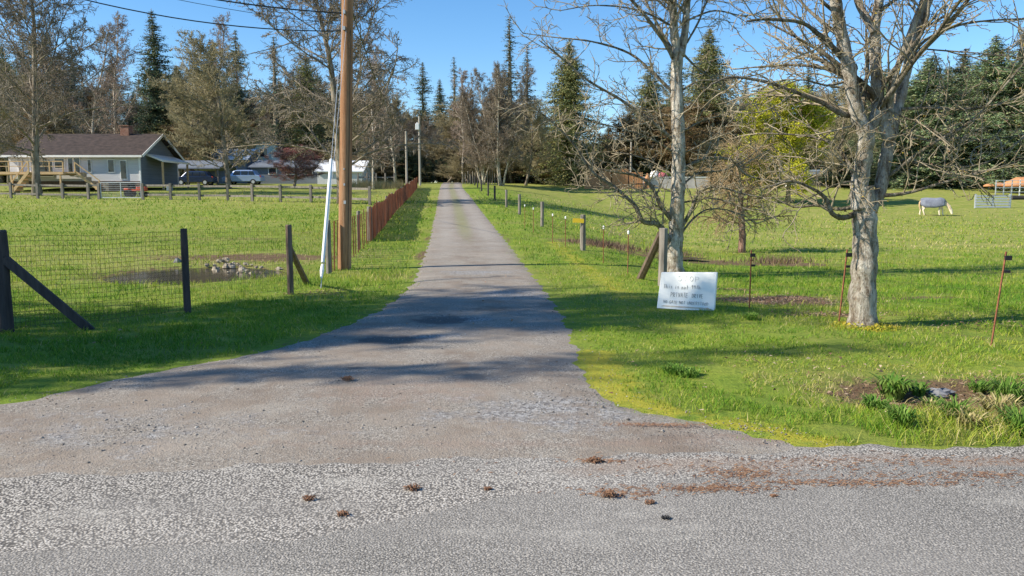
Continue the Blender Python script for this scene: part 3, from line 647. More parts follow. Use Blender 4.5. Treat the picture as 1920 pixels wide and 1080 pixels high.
tp = [(1405, 580, .86, 0, 'straight rusty stake behind the white board'), (1572, 604, .95, .07, 'leaning rusty stake just left of the large forked tree'), (1857, 648, 1.05, .10, 'rusty leaning stake nearest the right edge')]
pts_ = []
for a_ in tp:
    stake(a_[0], a_[1], a_[2], a_[4], a_[3], a_[0] == 1, 'rusty stakes of the right hand wire fence'); pts_.append(G(a_[0], a_[1]))
wf = thing('wire_netting', 'sagging thin wire netting strung between the rusty stakes', 'netting', P3(*pts_[1]))
far_ = (7.6, 7.6)
for a_, b_ in zip([cp] + pts_, pts_ + [far_]): mesh_wire(wf, (*a_, 0), (*b_, 0), .05, .82, .15, (.07, .22, .4, .6, .82), .0011)

# ------------------------------------------------------------------ utility pole and lines
X, Y = G(646, 506); pb = P3(X, Y); pole = thing('utility_pole', 'tall brown wooden utility pole beside the driveway', 'utility pole', pb)
topx = W(652, 0, Y)[0]; sl = (topx - X) / 6.2
def pole_at(z): return np.array([X + sl * (z - pb[2]), Y, z])
mb = MB(); mb.tube([pole_at(z) for z in (-.3, 0, 1, 3, 5, 7.5, 10.5, 10.6)], [.155, .153, .15, .142, .134, .122, .11, .09], 20, 0, .012, rg); mb.build('pole_shaft', M['pole'], pole, smooth=True)
mb = MB(); mb.bar(pole_at(9.8) + [-1.2, .12, 0], pole_at(9.8) + [1.2, .12, 0], .09, .11); mb.build('crossarm', M['post'], pole)
for z in (5.75, 5.4): mb = MB(); mb.box(pole_at(z) + [-.04, -.14, 0], (.05, .06, .08)); mb.build('bracket', M['galv'], pole)
for dx in (-1.1, -.5, .5, 1.1): mb = MB(); mb.tube([pole_at(9.86) + [dx, .12, 0], pole_at(10.05) + [dx, .12, 0]], [.05, .03], 8); mb.build('insulator', M['plastic_white'], pole)
for z, w_ in ((1.55, .05), (1.95, .035), (2.3, .025)): mb = MB(); mb.box(pole_at(z) + [-.03 + w_, -.150, 0], (w_, .012, w_ * 1.5)); mb.build('metal_tag', M['galv'], pole)
mb = MB(); mb.tube([pole_at(z) + [.10, -.115, 0] for z in (.1, 2, 4, 5.4)], .007, 5); mb.build('ground_wire', M['wire'], pole)
# guy wire with white guard
ax_, ay_ = G(601, 541); an = np.array(P3(ax_, ay_)); at_ = pole_at(6.9)
gw = thing('guy_wire', 'guy wires with a white plastic guard anchored in the verge', 'guy wire', tuple(an))
mb = MB(); mb.tube([an - [0, 0, .1], an + (at_ - an) * .06], .009, 5); mb.build('anchor_rod', M['galv'], gw)
mb = MB(); mb.tube([an + (at_ - an) * .025, an + (at_ - an) * .045, an + (at_ - an) * .06], [.02, .04, .025], 8); mb.build('turnbuckle', M['plastic_white'], gw)
mb = MB(); mb.tube([an + (at_ - an) * k for k in (.065, .345)], .032, 10); mb.build('guard', M['plastic_white'], gw)
mb = MB(); mb.tube([an + (at_ - an) * k for k in (.05, .5, 1)], .006, 5); mb.tube([an + (at_ - an) * .05 + [.03, 0, 0], pole_at(5.4) + [0, -.1, 0]], .005, 5); mb.build('cable', M['galv'], gw)
def wire(a, b, sag, label, r_=.012, name='overhead_wire'):
    a = np.array(a, float); b = np.array(b, float); mb = MB()
    mb.tube([a + (b - a) * k - np.array([0, 0, sag * 4 * k * (1 - k)]) for k in np.linspace(0, 1, 18)], r_, 5); o = mb.build(name, M['darkpaint'])
    tag(o, label, 'cable', 'overhead cables from the brown utility pole')
wire(pole_at(5.37), W(-100, -78, 16), .38, 'lower overhead cable sloping to the left sky edge', .013)
wire(pole_at(5.75), W(-100, -130, 16), .30, 'uppermost overhead cable left of the brown pole', .016)
wire(pole_at(5.5), W(-100, -112, 16), .22, 'thin faint overhead cable between the two heavier ones', .006)
wire(pole_at(5.45), W(262, 118, 70), .55, 'sagging service cable from the pole towards the left house', .013)
wire(pole_at(5.8) + [.1, 0, 0], W(763, 248, 84), 1.2, 'service cable dropping right towards the far grey pole', .014)
def far_pole(px, top, Y, r_, label, box=False):
    x0, _, _ = W(px, 300, Y); b = P3(x0, Y); zt = W(px, top, Y)[2]; e = thing('utility_pole', label, 'utility pole', b)
    mb = MB(); mb.tube([(x0, Y, b[2] - .2), (x0, Y, zt)], [r_, r_ * .8], 10); mb.build('pole_shaft', M['polegrey'], e)
    if box:
        z = W(px, 238, Y)[2]; mb = MB(); mb.box((x0 - .2, Y - .3, z), (.42, .4, .7)); mb.tube([(x0 - .2, Y - .3, z + .35), (x0 - .2, Y - .3, z + .5)], .08, 8); mb.build('transformer', M['white'], e, bevel=.05)
far_pole(762, 246, 84, .13, 'shorter grey pole standing behind the slat fence'); far_pole(787, 218, 92, .14, 'taller grey pole with a white transformer box', True)
far_pole(1183, 266, 104, .13, 'pale thin pole behind the cedar fence panels')

# ------------------------------------------------------------------ white sign board
SIGN = np.array(P3(*G(1284, 582)))
sb = thing('sign_board', 'white hand lettered board reading private drive, propped on the verge', 'sign', tuple(SIGN), R(-29))
mb = MB(); wS = .86; tl, trr = .53, .565; th = .06; ln = .22
def face(x, z, o=0): return (x, z * ln + o, z)
V = [face(-wS / 2, 0), face(wS / 2, .0), face(wS / 2 - .005, trr), face(-wS / 2 + .02, tl), face(-wS / 2, 0, th), face(wS / 2, 0, th), face(wS / 2 - .005, trr, th), face(-wS / 2 + .02, tl, th)]
mb.add(V, [(0, 1, 2, 3), (7, 6, 5, 4), (0, 4, 5, 1), (1, 5, 6, 2), (2, 6, 7, 3), (3, 7, 4, 0)]); mb.build('board', M['signboard'], sb, local=True, bevel=.008)
mb = MB(); V = [face(-wS / 2 + .06, .035, -.004), face(wS / 2 - .03, .03, -.004), face(wS / 2 - .1, .055, -.004), face(-wS / 2 + .1, .05, -.004)]
mb.add(V + [(a, b + .003, c) for a, b, c in V], [(0, 1, 2, 3), (7, 6, 5, 4), (0, 4, 5, 1), (1, 5, 6, 2), (2, 6, 7, 3), (3, 7, 4, 0)]); mb.build('mud_stain', M['stain'], sb, local=True)
ST = {'T': [[(0, 1), (1, 1)], [(.5, 1), (.5, 0)]], 'H': [[(0, 0), (0, 1)], [(1, 0), (1, 1)], [(0, .5), (1, .5)]], 'I': [[(.5, 0), (.5, 1)]], 'S': [[(1, .9), (.4, 1), (0, .75), (.9, .35), (.6, 0), (0, .1)]],
      'N': [[(0, 0), (0, 1), (1, 0), (1, 1)]], 'O': [[(.5, 0), (0, .4), (.3, 1), (.8, .9), (1, .4), (.5, 0)]], 'P': [[(0, 0), (0, 1), (.9, .85), (.8, .5), (0, .45)]], 'R': [[(0, 0), (0, 1), (.9, .85), (.8, .5), (0, .45), (1, 0)]],
      'V': [[(0, 1), (.5, 0), (1, 1)]], 'A': [[(0, 0), (.5, 1), (1, 0)], [(.2, .4), (.8, .4)]], 'E': [[(1, 1), (0, 1), (0, 0), (1, 0)], [(0, .5), (.8, .5)]], 'D': [[(0, 0), (0, 1), (.7, .9), (1, .5), (.7, .1), (0, 0)]],
      'G': [[(1, .9), (.4, 1), (0, .5), (.4, 0), (1, .1), (1, .45), (.6, .45)]], 'U': [[(0, 1), (0, .2), (.5, 0), (1, .2), (1, 1)]], 'W': [[(0, 1), (.25, 0), (.5, .7), (.75, 0), (1, 1)]],
      'h': [[(0, 0), (0, 1)], [(0, .5), (.6, .6), (.8, 0)]], 'i': [[(.5, 0), (.5, .6)], [(.5, .8), (.5, .85)]], 's': [[(.8, .55), (.3, .6), (.2, .4), (.8, .2), (.2, 0)]], 'n': [[(.1, 0), (.1, .6)], [(.1, .45), (.6, .6), (.9, 0)]],
      'o': [[(.5, 0), (.1, .3), (.5, .6), (.9, .3), (.5, 0)]], 't': [[(.5, 0), (.5, .95)], [(.1, .6), (.9, .6)]], '9': [[(.9, .7), (.5, 1), (.1, .7), (.5, .5), (.9, .75), (.7, 0)]]}
def letter(txt, x0, z0, h_, adv, mt, w_=.006):
    x = x0; k = random.Random(len(txt))
    for ch in txt:
        if ch in ST:
            mb = MB(); dz = k.uniform(-.004, .004)
            for st_ in ST[ch]:
                pts = [np.array(face(x + a * adv * .68, z0 + dz + b * h_, -.0035)) for a, b in st_]
                for a, b in zip(pts[:-1], pts[1:]):
                    if np.linalg.norm(b - a) > 1e-4: mb.bar(a, b, w_, .004)
            mb.build('letter', mt, sb, local=True)
        x += adv if ch != ' ' else adv * .8
letter('STOP', -.14, .42, .075, .085, M['inkfaint'], .008)
letter('This is not', -.35, .30, .06, .036, M['ink']); letter('99th', .07, .315, .055, .036, M['ink'])
letter('PRIVATE', -.23, .185, .065, .038, M['ink']); letter('DRIVE', .09, .185, .055, .034, M['ink'])
letter('NO GATE NOT UNDERSTOOD', -.33, .085, .042, .0315, M['ink'], .0045)

# ------------------------------------------------------------------ trees
def nrm(v): return v / (np.linalg.norm(v) + 1e-9)
class Tree:
    def __init__(s, seed): s.r = random.Random(seed); s.paths = []
    def path(s, p, d, L, r0, r1, n, wig, up, lev):
        pts = [p]; st = L / n; r = s.r
        for i in range(n):
            d = nrm(d + np.array([r.gauss(0, wig), r.gauss(0, wig), r.gauss(0, wig) + up])); p = p + d * st; pts.append(p)
        s.paths.append((pts, r0, r1, lev)); return pts
    def kids(s, pts, r0, r1, spec, lev, L):
        if lev >= len(spec): return
        sp = spec[lev]; r = s.r
        cnt = sp['n'] if 'n' in sp else max(1, int(L * sp['per']))
        for i in range(cnt):
            t = sp.get('t0', .2) + (1 - sp.get('t0', .2)) * (i + r.random()) / cnt; k = min(int(t * (len(pts) - 1)), len(pts) - 2); f = t * (len(pts) - 1) - k
            p = pts[k] + (pts[k + 1] - pts[k]) * f; d = nrm(pts[k + 1] - pts[k])
            a0, a1 = sp['ang']
            if 'env' in sp: a0, a1 = a0 + (1 - t) * 25, a1 - t * 25
            a = R(r.uniform(a0, a1)); perp = nrm(np.cross(d, np.array([r.gauss(0, 1), r.gauss(0, 1), r.gauss(0, 1)])))
            if sp.get('flat'): perp = nrm(perp * np.array([1, 1, 1 - sp['flat']]))
            nd = nrm(d * math.cos(a) + perp * math.sin(a) + np.array([0, 0, sp.get('ub', 0)]))
            Lc = (sp['len'] if 'len' in sp else L * sp.get('ratio', .4)) * r.uniform(.55, 1.15) * (1 - sp.get('tap', .5) * t)
            if 'env' in sp: Lc = L * sp['env'] * r.uniform(.72, 1.08) * math.sqrt(max(.06, 1 - ((t - .42) / .62) ** 2))
            rr = (r0 + (r1 - r0) * t) * sp.get('rf', .6); rr = max(min(rr, sp.get('rmax', 9)), sp.get('rmin', .004))
            c = s.path(p, nd, Lc, rr, max(rr * .35, sp.get('rmin', .004) * .7), sp.get('seg', 4), sp.get('wig', .18), sp.get('up', 0), lev)
            s.kids(c, rr, rr * .35, spec, lev + 1, Lc)
def frusta(paths, n):
    A_, B_, RA, RB = [], [], [], []
    for pts, r0, r1, lev in paths:
        k = len(pts) - 1
        for i in range(k):
            A_.append(pts[i]); B_.append(pts[i + 1]); RA.append(r0 + (r1 - r0) * i / k); RB.append(r0 + (r1 - r0) * (i + 1) / k)
    A_ = np.array(A_); B_ = np.array(B_); RA = np.array(RA); RB = np.array(RB)
    d = B_ - A_; d /= np.linalg.norm(d, axis=1, keepdims=True) + 1e-9
    ref = np.where(np.abs(d[:, 2:3]) > .8, np.array([[1., 0, 0]]), np.array([[0, 0, 1.]])); u_ = np.cross(d, ref); u_ /= np.linalg.norm(u_, axis=1, keepdims=True) + 1e-9; v_ = np.cross(d, u_)
    an = np.arange(n) * 2 * math.pi / n; c = np.cos(an)[None, :, None]; s_ = np.sin(an)[None, :, None]; off = u_[:, None] * c + v_[:, None] * s_
    V = np.concatenate([A_[:, None] + off * RA[:, None, None], B_[:, None] + off * RB[:, None, None]], 1)
    i0 = (np.arange(len(A_)) * 2 * n)[:, None]; j = np.arange(n)[None]; j2 = (j + 1) % n
    Fc = np.stack([i0 + j, i0 + j2, i0 + n + j2, i0 + n + j], -1).reshape(-1, 4)
    return V.reshape(-1, 3), Fc
def tris_at(P, size, rg_, flat=0):
    n = len(P); a = rg_.normal(0, 1, (n, 3, 3)); a /= np.linalg.norm(a, axis=2, keepdims=True)
    if flat: a[:, :, 2] *= (1 - flat)
    V = P[:, None] + a * (size[:, None, None] if not np.isscalar(size) else size)
    return V.reshape(-1, 3), np.arange(n * 3).reshape(-1, 3)
def sample_paths(paths, levs, per, rg_, spread=0):
    out = []
    for pts, r0, r1, lev in paths:
        if lev in levs:
            for i in range(len(pts) - 1):
                for _ in range(per if per >= 1 else (1 if rg_.random() < per else 0)):
                    out.append(pts[i] + (pts[i + 1] - pts[i]) * rg_.random())
    out = np.array(out)
    return out + rg_.normal(0, spread, out.shape) if spread else out
def crown_mesh(name, tr, levs, twm, extra=None, n=3, scale=1, limbm=None):
    """crown: all branch levels in levs; extra = list of (V, F, material, tint)"""
    thick = [p for p in tr.paths if p[3] in levs and p[1] > .03 * scale]; thin = [p for p in tr.paths if p[3] in levs and p[1] <= .03 * scale]
    Vs, Gs, Ts, mats = [], [], [], []; off = 0
    for ps, k, m_ in ((thick, 6, limbm or twm), (thin, n, twm)):
        if not ps: continue
        V, Fc = frusta(ps, k); Vs.append(V); mats.append(m_); Gs.append((Fc + off, len(mats) - 1)); Ts.append(np.full((len(V), 3), .3)); off += len(V)
    for V, Fc, m_, tn in (extra or []):
        Vs.append(V); mats.append(m_); Gs.append((Fc + off, len(mats) - 1)); Ts.append(tn); off += len(V)
    # random-access triangles and quads in the same mesh
    return mesh_np(name, np.concatenate(Vs), Gs, mats, tint=np.concatenate(Ts))
def vary(n, cols, rg_, k=1):
    c = np.array(cols)[rg_.integers(0, len(cols), n)] * rg_.uniform(.75, 1.25, (n, 1)); return np.repeat(c, k, 0)

# --- far deciduous templates (20 m tall, built at the origin)
def decid(seed, spec, trunkL, tr_r, lean=0, stems=1, bud=None, budn=1, budsize=.07, twm=None, twr=None, barkm=None, spread=.15):
    T = Tree(seed); q_ = T.r
    for s_ in range(stems):
        d = nrm(np.array([q_.gauss(0, .06) + (.22 * math.cos(2.2 * s_) if stems > 1 else 0), q_.gauss(0, .06) + (.22 * math.sin(2.2 * s_) if stems > 1 else 0), 1]))
        pts = T.path(np.array([.25 * math.cos(2.2 * s_), .25 * math.sin(2.2 * s_), -.3]) if stems > 1 else np.array([0, 0, -.3]), d, trunkL, tr_r, tr_r * .25, 10, .06, .06, 0)
        T.kids(pts, tr_r, tr_r * .25, spec, 1, trunkL)
    rg_ = np.random.default_rng(seed)
    mb = MB()
    for p in [p for p in T.paths if p[3] == 0]:
        k = len(p[0]) - 1; rr = [p[1] + (p[2] - p[1]) * i / k for i in range(k + 1)]; rr[0] *= 1.45; mb.tube(p[0], rr, 10, 0, .06, random.Random(seed))
    extra = []
    if bud:
        P = sample_paths(T.paths, (3, 4), budn, rg_, spread); V, Fc = tris_at(P, rg_.uniform(.5, 1.4, len(P)) * budsize, rg_)
        extra.append((V, Fc, M['leaf'], vary(len(P), bud, rg_, 3)))
    cr = crown_mesh('crown', T, (1, 2, 3, 4), twm or M['twig'], extra, limbm=barkm or M['bark_far'])
    return mb, cr, barkm or M['bark_far']
broad = [None, dict(n=34, t0=.16, ang=(30, 85), env=.52, rf=.34, seg=7, wig=.12, up=.03, flat=.2), dict(n=12, t0=.12, ang=(25, 65), ratio=.42, rf=.45, rmin=.03, rmax=.07, seg=5, wig=.2, up=.02),
         dict(n=10, t0=.1, ang=(20, 70), ratio=.5, rf=.5, rmin=.020, rmax=.028, seg=4, wig=.22, up=-.02), dict(n=6, t0=.1, ang=(20, 70), ratio=.6, rmin=.016, rmax=.018, seg=2, wig=.25, up=-.03)]
up_ = [None, dict(n=46, t0=.14, ang=(25, 80), env=.40, rf=.30, seg=6, wig=.12, up=.04), dict(n=11, t0=.12, ang=(20, 60), ratio=.42, rf=.5, rmin=.025, rmax=.05, seg=4, wig=.18, up=.04),
       dict(n=9, t0=.1, ang=(20, 60), ratio=.52, rmin=.020, rmax=.026, seg=3, wig=.2, up=.02), dict(n=6, t0=.1, ang=(20, 60), ratio=.6, rmin=.017, rmax=.019, seg=2, wig=.2)]
slim = [None, dict(n=40, t0=.16, ang=(20, 60), env=.2, rf=.35, seg=5, wig=.14, up=.06), dict(n=8, t0=.12, ang=(20, 60), ratio=.5, rf=.5, rmin=.02, seg=4, wig=.2, up=-.02),
        dict(n=8, t0=.1, ang=(20, 70), ratio=.55, rmin=.016, rmax=.022, seg=3, wig=.2, up=-.04), dict(n=5, t0=.1, ang=(20, 60), ratio=.6, rmin=.013, rmax=.015, seg=2, wig=.2)]
olive = [(.23, .195, .10), (.19, .165, .09), (.28, .24, .13)]; drabs = [(.2, .165, .12), (.16, .13, .095), (.25, .21, .155)]
DEC = {
 'broad': [decid(s_, broad, 17, .34, bud=drabs, budn=.25, budsize=.04) for s_ in (11, 12)],
 'oval': [decid(s_, up_, 16, .26, bud=olive, budn=.35, budsize=.05, twm=M['twig_olive'], spread=.25) for s_ in (21, 22, 23)],
 'slim': [decid(s_, slim, 18.5, .17, bud=drabs, budn=.3, budsize=.04, twm=M['twig_birch'], barkm=M['bark_pale']) for s_ in (31, 32)],
 'clump': [decid(41, slim, 17, .15, stems=5, bud=[(.3, .23, .15), (.24, .18, .12)], budn=.4, budsize=.05, barkm=M['bark_pale'])],
 'yellow': [decid(51, up_, 15, .25, bud=[(.46, .46, .03), (.34, .38, .03), (.58, .53, .06)], budn=2, budsize=.11, spread=.25)],
 'plum': [decid(61, broad, 15, .3, bud=[(.30, .12, .12), (.22, .085, .085), (.38, .18, .16)], budn=1, budsize=.09, spread=.25)],
 'copper': [decid(71, up_, 12, .28, bud=[(.28, .19, .10), (.23, .16, .09), (.25, .21, .10)], budn=.4, budsize=.07, spread=.2, twm=M['twig_bush'])],
}
# --- conifer templates
def conifer(seed, Ht, wid, shape, cols, dens=1.0, droop=.25, bare=.06, clump=.55):
    rg_ = np.random.default_rng(seed); T = []; z = Ht * bare; P = []; S = []; paths = []
    while z < Ht * .99:
        t_ = z / Ht; L0 = wid * .5 * shape(t_)
        for k in range(int(9 * dens) + 1):
            if rg_.random() < .12: continue
            a = rg_.uniform(0, 6.283); L = max(.15, L0 * rg_.uniform(.45, 1.2)); el = .25 * (t_ - .35) + rg_.uniform(-.16, .2)
            pts = []
            for i in range(5):
                s_ = i / 4; pts.append(np.array([math.cos(a) * L * s_, math.sin(a) * L * s_, z + L * s_ * el - droop * L * s_ * s_ + .08 * L * s_ ** 4 * 2]))
            paths.append((pts, .05, .015, 1))
            nc = max(3, int(L * 6.0 * dens))
            for i in range(nc):
                s_ = ((i + rg_.random()) / nc) ** .8; kk = min(int(s_ * 4), 3); p = pts[kk] + (pts[kk + 1] - pts[kk]) * (s_ * 4 - kk)
                w_ = clump * (1 - .55 * s_) * min(1, .35 + L / 3)
                for _ in range(3):
                    P.append(p + np.array([rg_.normal(0, w_ * .6), rg_.normal(0, w_ * .6), rg_.normal(-.25 * w_, w_ * .5)])); S.append(w_ * rg_.uniform(.45, .95))
        z += Ht / 66 * rg_.uniform(.4, 1.6) * (1 - .3 * t_)
    P = np.array(P); S = np.array(S); n = len(P)
    V, Fc = tris_at(P, S * .66, rg_, .1)
    mb = MB(); mb.tube([(0, 0, -.3), (0, 0, Ht * .3), (.05, 0, Ht * .7), (0, 0, Ht)], [Ht * .013, Ht * .010, Ht * .005, .02], 8)
    Vb, Fb = frusta(paths, 3)
    me = mesh_np('crown', np.concatenate([V, Vb]), [(Fc, 0), (Fb + len(V), 1)], [M['conifer'], M['bark_far']], tint=np.concatenate([vary(n, cols, rg_, 3), np.full((len(Vb), 3), .1)]))
    return mb, me, M['bark_far']
dk = [(.085, .135, .08), (.06, .105, .065), (.15, .175, .09)]; ol = [(.21, .225, .08), (.15, .18, .07), (.30, .28, .115)]; bl = [(.13, .20, .10), (.18, .255, .12), (.26, .29, .14)]
CON = {
 'fir': [conifer(1, 25, 9, lambda t: (1 - t) ** .85 + .02, dk), conifer(2, 25, 9, lambda t: (1 - t) ** .7 * (.75 + .3 * math.sin(t * 17)) + .02, dk, .85)],
 'spire': [conifer(3, 25, 6, lambda t: (1 - t) ** .8 * (.7 + .35 * math.sin(t * 23)) + .03, dk, .6, .3)],
 'cedar': [conifer(4, 22, 10.5, lambda t: min(1, (1 - t) * 1.45) ** .8 + .02, ol, 1.15, .35, .02, .55), conifer(6, 22, 10, lambda t: (1 - t) ** .8 + .03, ol, 1.1, .3, .02)],
 'hem': [conifer(5, 24, 11, lambda t: min(1, (1 - t) * 1.6) ** .75 * (.85 + .2 * math.sin(t * 19)) + .02, bl, 1.2, .4, .02, .6)],
}
TEMPL = {}
def plant(kind, var, px, top, Y, width_px, label, group=None, cat='tree', name=None, rz=None, lean=0, xz=None):
    con = kind in CON; lst = (CON if con else DEC)[kind]; var %= len(lst)
    x0 = W(px, 340, Y)[0]; b = P3(x0, Y); Ht = W(px, top, Y)[2] - b[2]
    key = (kind, var)
    if key not in TEMPL:
        mb, cm, bm = lst[var]; e = thing(name or ('conifer_tree' if con else 'bare_tree'), 'x', cat)
        t_ = mb.build('trunk', bm, e, smooth=True, local=True); c_ = link('crown', cm, e)
        V = np.empty(len(cm.vertices) * 3, np.float32); cm.vertices.foreach_get('co', V); V = V.reshape(-1, 3)
        TEMPL[key] = (e, float(np.percentile(V[:, 2], 99.9)), float(np.percentile(np.abs(V[:, :2]), 98.5)) * 2); o = e
    else: o = copy_tree(TEMPL[key][0]); o.name = name or ('conifer_tree' if con else 'bare_tree')
    _, th_, tw_ = TEMPL[key]
    sz = Ht / th_; sx = (width_px / F * Y) / tw_
    o.location = b; o.scale = (sx, sx, sz); o.rotation_euler = (lean, 0, rz if rz is not None else random.Random(int(px * 7 + Y)).uniform(0, 6.28))
    o['label'] = label
    if group: o['group'] = group
    elif 'group' in o: del o['group']
    return o
gw_ = 'trees of the wood behind the houses and field'
plant('broad', 0, 68, -110, 64, 290, 'large dark bare tree in front of the deck of the left house')
plant('oval', 0, 428, 62, 80, 190, 'rounded olive brown bare tree beside the silver van')
plant('broad', 1, 643, -120, 52, 330, 'tall bare tree with rising limbs directly behind the brown utility pole')
TL = [('slim', 0, 170, 30, 100, 120, 'slender bare tree left of the chimney'), ('slim', 0, 215, 8, 106, 110, 'tallest slender bare tree above the left house roof'), ('oval', 1, 20, 110, 98, 200, 'bushy bare tree at the left frame edge behind the house'),
 ('oval', 1, 345, 110, 102, 170, 'broad olive bare tree behind the carport'), ('slim', 0, 395, 25, 108, 110, 'thin bare tree rising between two overhead cables'), ('oval', 0, 585, 120, 119, 150, 'hazy bare tree behind the pale gambrel barn'),
 ('slim', 0, 700, 100, 78, 100, 'pale trunked birch right of the brown utility pole'), ('slim', 0, 742, 78, 98, 100, 'slim bare birch left of the two grey poles'), ('oval', 1, 672, 170, 104, 130, 'low twiggy bare tree behind the white roofed shed'),
 ('slim', 0, 868, 120, 112, 90, 'faint tall bare alder above the end of the driveway'), ('clump', 0, 905, 165, 97, 90, 'multi stemmed bare tree at the right of the driveway end'), ('clump', 0, 940, 120, 95, 120, 'tall multi stemmed bare tree standing by the right fence line'),
 ('oval', 0, 838, 210, 125, 120, 'brown twiggy tree straight above the end of the driveway'), ('oval', 1, 985, 190, 103, 120, 'brown twiggy tree between the clump and the pointed cedar'), ('copper', 0, 1290, 190, 111, 250, 'coppery twiggy tree behind the nearer bare trees'),
 ('oval', 1, 1560, 150, 104, 150, 'grey brown bare tree right of the yellow green tree'), ('slim', 0, 120, 60, 112, 110, 'thin bare tree above the left house ridge'), ('copper', 0, 1180, 215, 113, 130, 'low coppery tree above the cedar fence panels')]
for a_ in TL: plant(*a_)
plant('yellow', 0, 1478, 160, 84, 200, 'bright yellow green leafing tree beyond the right field', name='leafing_tree')
plant('plum', 0, 552, 272, 86, 100, 'small dark red flowering plum in front of the slate garage', name='plum_tree')
TC = [('fir', 0, 300, 22, 118, 120, 'tall pointed dark fir right of the left chimney'), ('fir', 1, 60, 60, 128, 110, 'dark fir behind the large bare tree at the left edge'), ('spire', 0, 150, 60, 126, 70, 'narrow dark fir left of the chimney'),
 ('spire', 0, 222, 95, 122, 70, 'short narrow fir just left of the tallest left fir'), ('fir', 1, 452, 58, 122, 90, 'fir rising behind the rounded olive bare tree'), ('fir', 0, 405, 75, 126, 90, 'fir half hidden behind the rounded olive bare tree'),
 ('spire', 0, 522, 70, 112, 90, 'ragged narrow fir between rounded bare tree and brown pole'), ('cedar', 1, 580, 102, 112, 120, 'olive green cedar left of the brown utility pole'),
 ('fir', 1, 795, 118, 142, 80, 'dark fir above the grey poles'), ('fir', 0, 826, 150, 146, 70, 'shorter fir right of the dark one above the grey poles'), ('spire', 0, 853, 108, 138, 60, 'ragged thin fir above the driveway end'),
 ('spire', 0, 955, 36, 116, 95, 'tallest ragged spire right of the driveway'), ('spire', 0, 988, 88, 118, 70, 'second ragged spire just right of the tallest one'), ('fir', 0, 922, 170, 128, 90, 'low fir behind the multi stemmed bare trees'),
 ('cedar', 0, 1066, 76, 108, 135, 'broad pointed olive cedar standing alone against the sky'), ('cedar', 1, 1215, 118, 114, 130, 'cedar left of the nearer bare trunk'), ('cedar', 0, 1322, 55, 115, 150, 'tall cedar right of the nearer bare trunk'),
 ('fir', 1, 1262, 95, 119, 110, 'dark fir behind the nearer bare trunk'), ('fir', 0, 1392, 150, 152, 70, 'far small fir above the coppery bush tree'), ('fir', 1, 1425, 178, 150, 70, 'far low fir left of the yellow green tree'),
 ('fir', 0, 1508, 128, 140, 90, 'far fir behind the yellow green tree'), ('fir', 1, 1556, 150, 138, 90, 'far fir left of the large forked tree'), ('fir', 0, 1140, 236, 150, 80, 'small distant fir in the sky gap beside the lone cedar'),
 ('hem', 0, 1650, 130, 118, 190, 'dense dark evergreen behind the large forked trunk'), ('hem', 0, 1735, 105, 106, 210, 'dense dark evergreen above the grazing horse'), ('fir', 1, 1795, 92, 112, 170, 'pointed fir in the dark stand above the grey gate panel'),
 ('hem', 0, 1850, 68, 104, 200, 'tall dense evergreen near the right frame edge'), ('fir', 0, 1905, 50, 108, 190, 'pointed fir at the right frame edge'), ('hem', 0, 1975, 60, 100, 220, 'dense evergreen cut by the right frame edge'), ('hem', 0, 1600, 205, 124, 160, 'low dense evergreen right of the yellow green tree')]
for a_ in TC: plant(*a_)
rr_ = random.Random(77)
SKYL = [(-200, 90), (60, 100), (130, 110), (250, 150), (330, 130), (480, 130), (560, 135), (690, 170), (760, 215), (830, 200), (900, 175), (1010, 205), (1060, 230), (1105, 262), (1165, 262), (1190, 190), (1290, 165), (1370, 185), (1440, 205), (1560, 180), (1640, 150), (1750, 125), (1850, 95), (2150, 80)]
for row, (stp, ylo, yhi, dtop) in enumerate([(30, 128, 142, 5), (44, 114, 126, 55), (60, 104, 113, 95)]):
    px = -190 + row * 9
    while px < 2130:
        p_ = px + rr_.uniform(-10, 10); px += stp; right = px > 1600
        if row == 2 and (740 < px < 880 or 1090 < px < 1180 or 450 < px < 620 or 1400 < px < 1600 or 1090 < px < 1330): continue
        k = rr_.choice(['hem', 'fir', 'hem', 'cedar']) if right else rr_.choice(['oval', 'oval', 'slim', 'oval', 'copper', 'broad', 'cedar'] if row < 2 else ['oval', 'copper', 'oval'])
        if 1170 < px < 1400: k = rr_.choice(['cedar', 'copper', 'oval', 'fir'])
        top = np.interp(p_, [q_[0] for q_ in SKYL], [q_[1] for q_ in SKYL]) + dtop + rr_.uniform(-25, 35); top = min(top, 290)
        lab = {'hem': 'indistinct dark evergreen', 'fir': 'indistinct pointed fir', 'cedar': 'indistinct olive evergreen', 'oval': 'indistinct twiggy bare tree', 'broad': 'indistinct broad bare tree', 'slim': 'indistinct slender bare tree', 'copper': 'indistinct coppery bare tree'}[k]
        plant(k, rr_.randrange(3), p_, top, rr_.uniform(ylo, yhi), rr_.uniform(90, 150), lab + ' filling the background woods', gw_ + ', ' + k)
# undergrowth at the foot of the woods
n = 60000; x = rng.uniform(-150, 150, n); y = rng.uniform(114, 150, n)
hz = (4.5 + 3.5 * vnoise(x, y, .25, 31) + 1.5 * vnoise(x, y, .9, 32)); P = np.stack([x, y, H(x, y) + np.clip(hz, .6, 12) * rng.random(n) ** .8], -1)
V, Fc = tris_at(P, rng.uniform(.25, .8, n), rng)
me = mesh_np('undergrowth', V, [(Fc, 0)], M['leaf'], tint=vary(n, [(.08, .09, .04), (.15, .12, .07), (.06, .075, .035), (.19, .155, .08)], rng, 3))
tag(link('undergrowth', me), 'dark tangled undergrowth along the foot of the woods', 'undergrowth', kind='stuff')

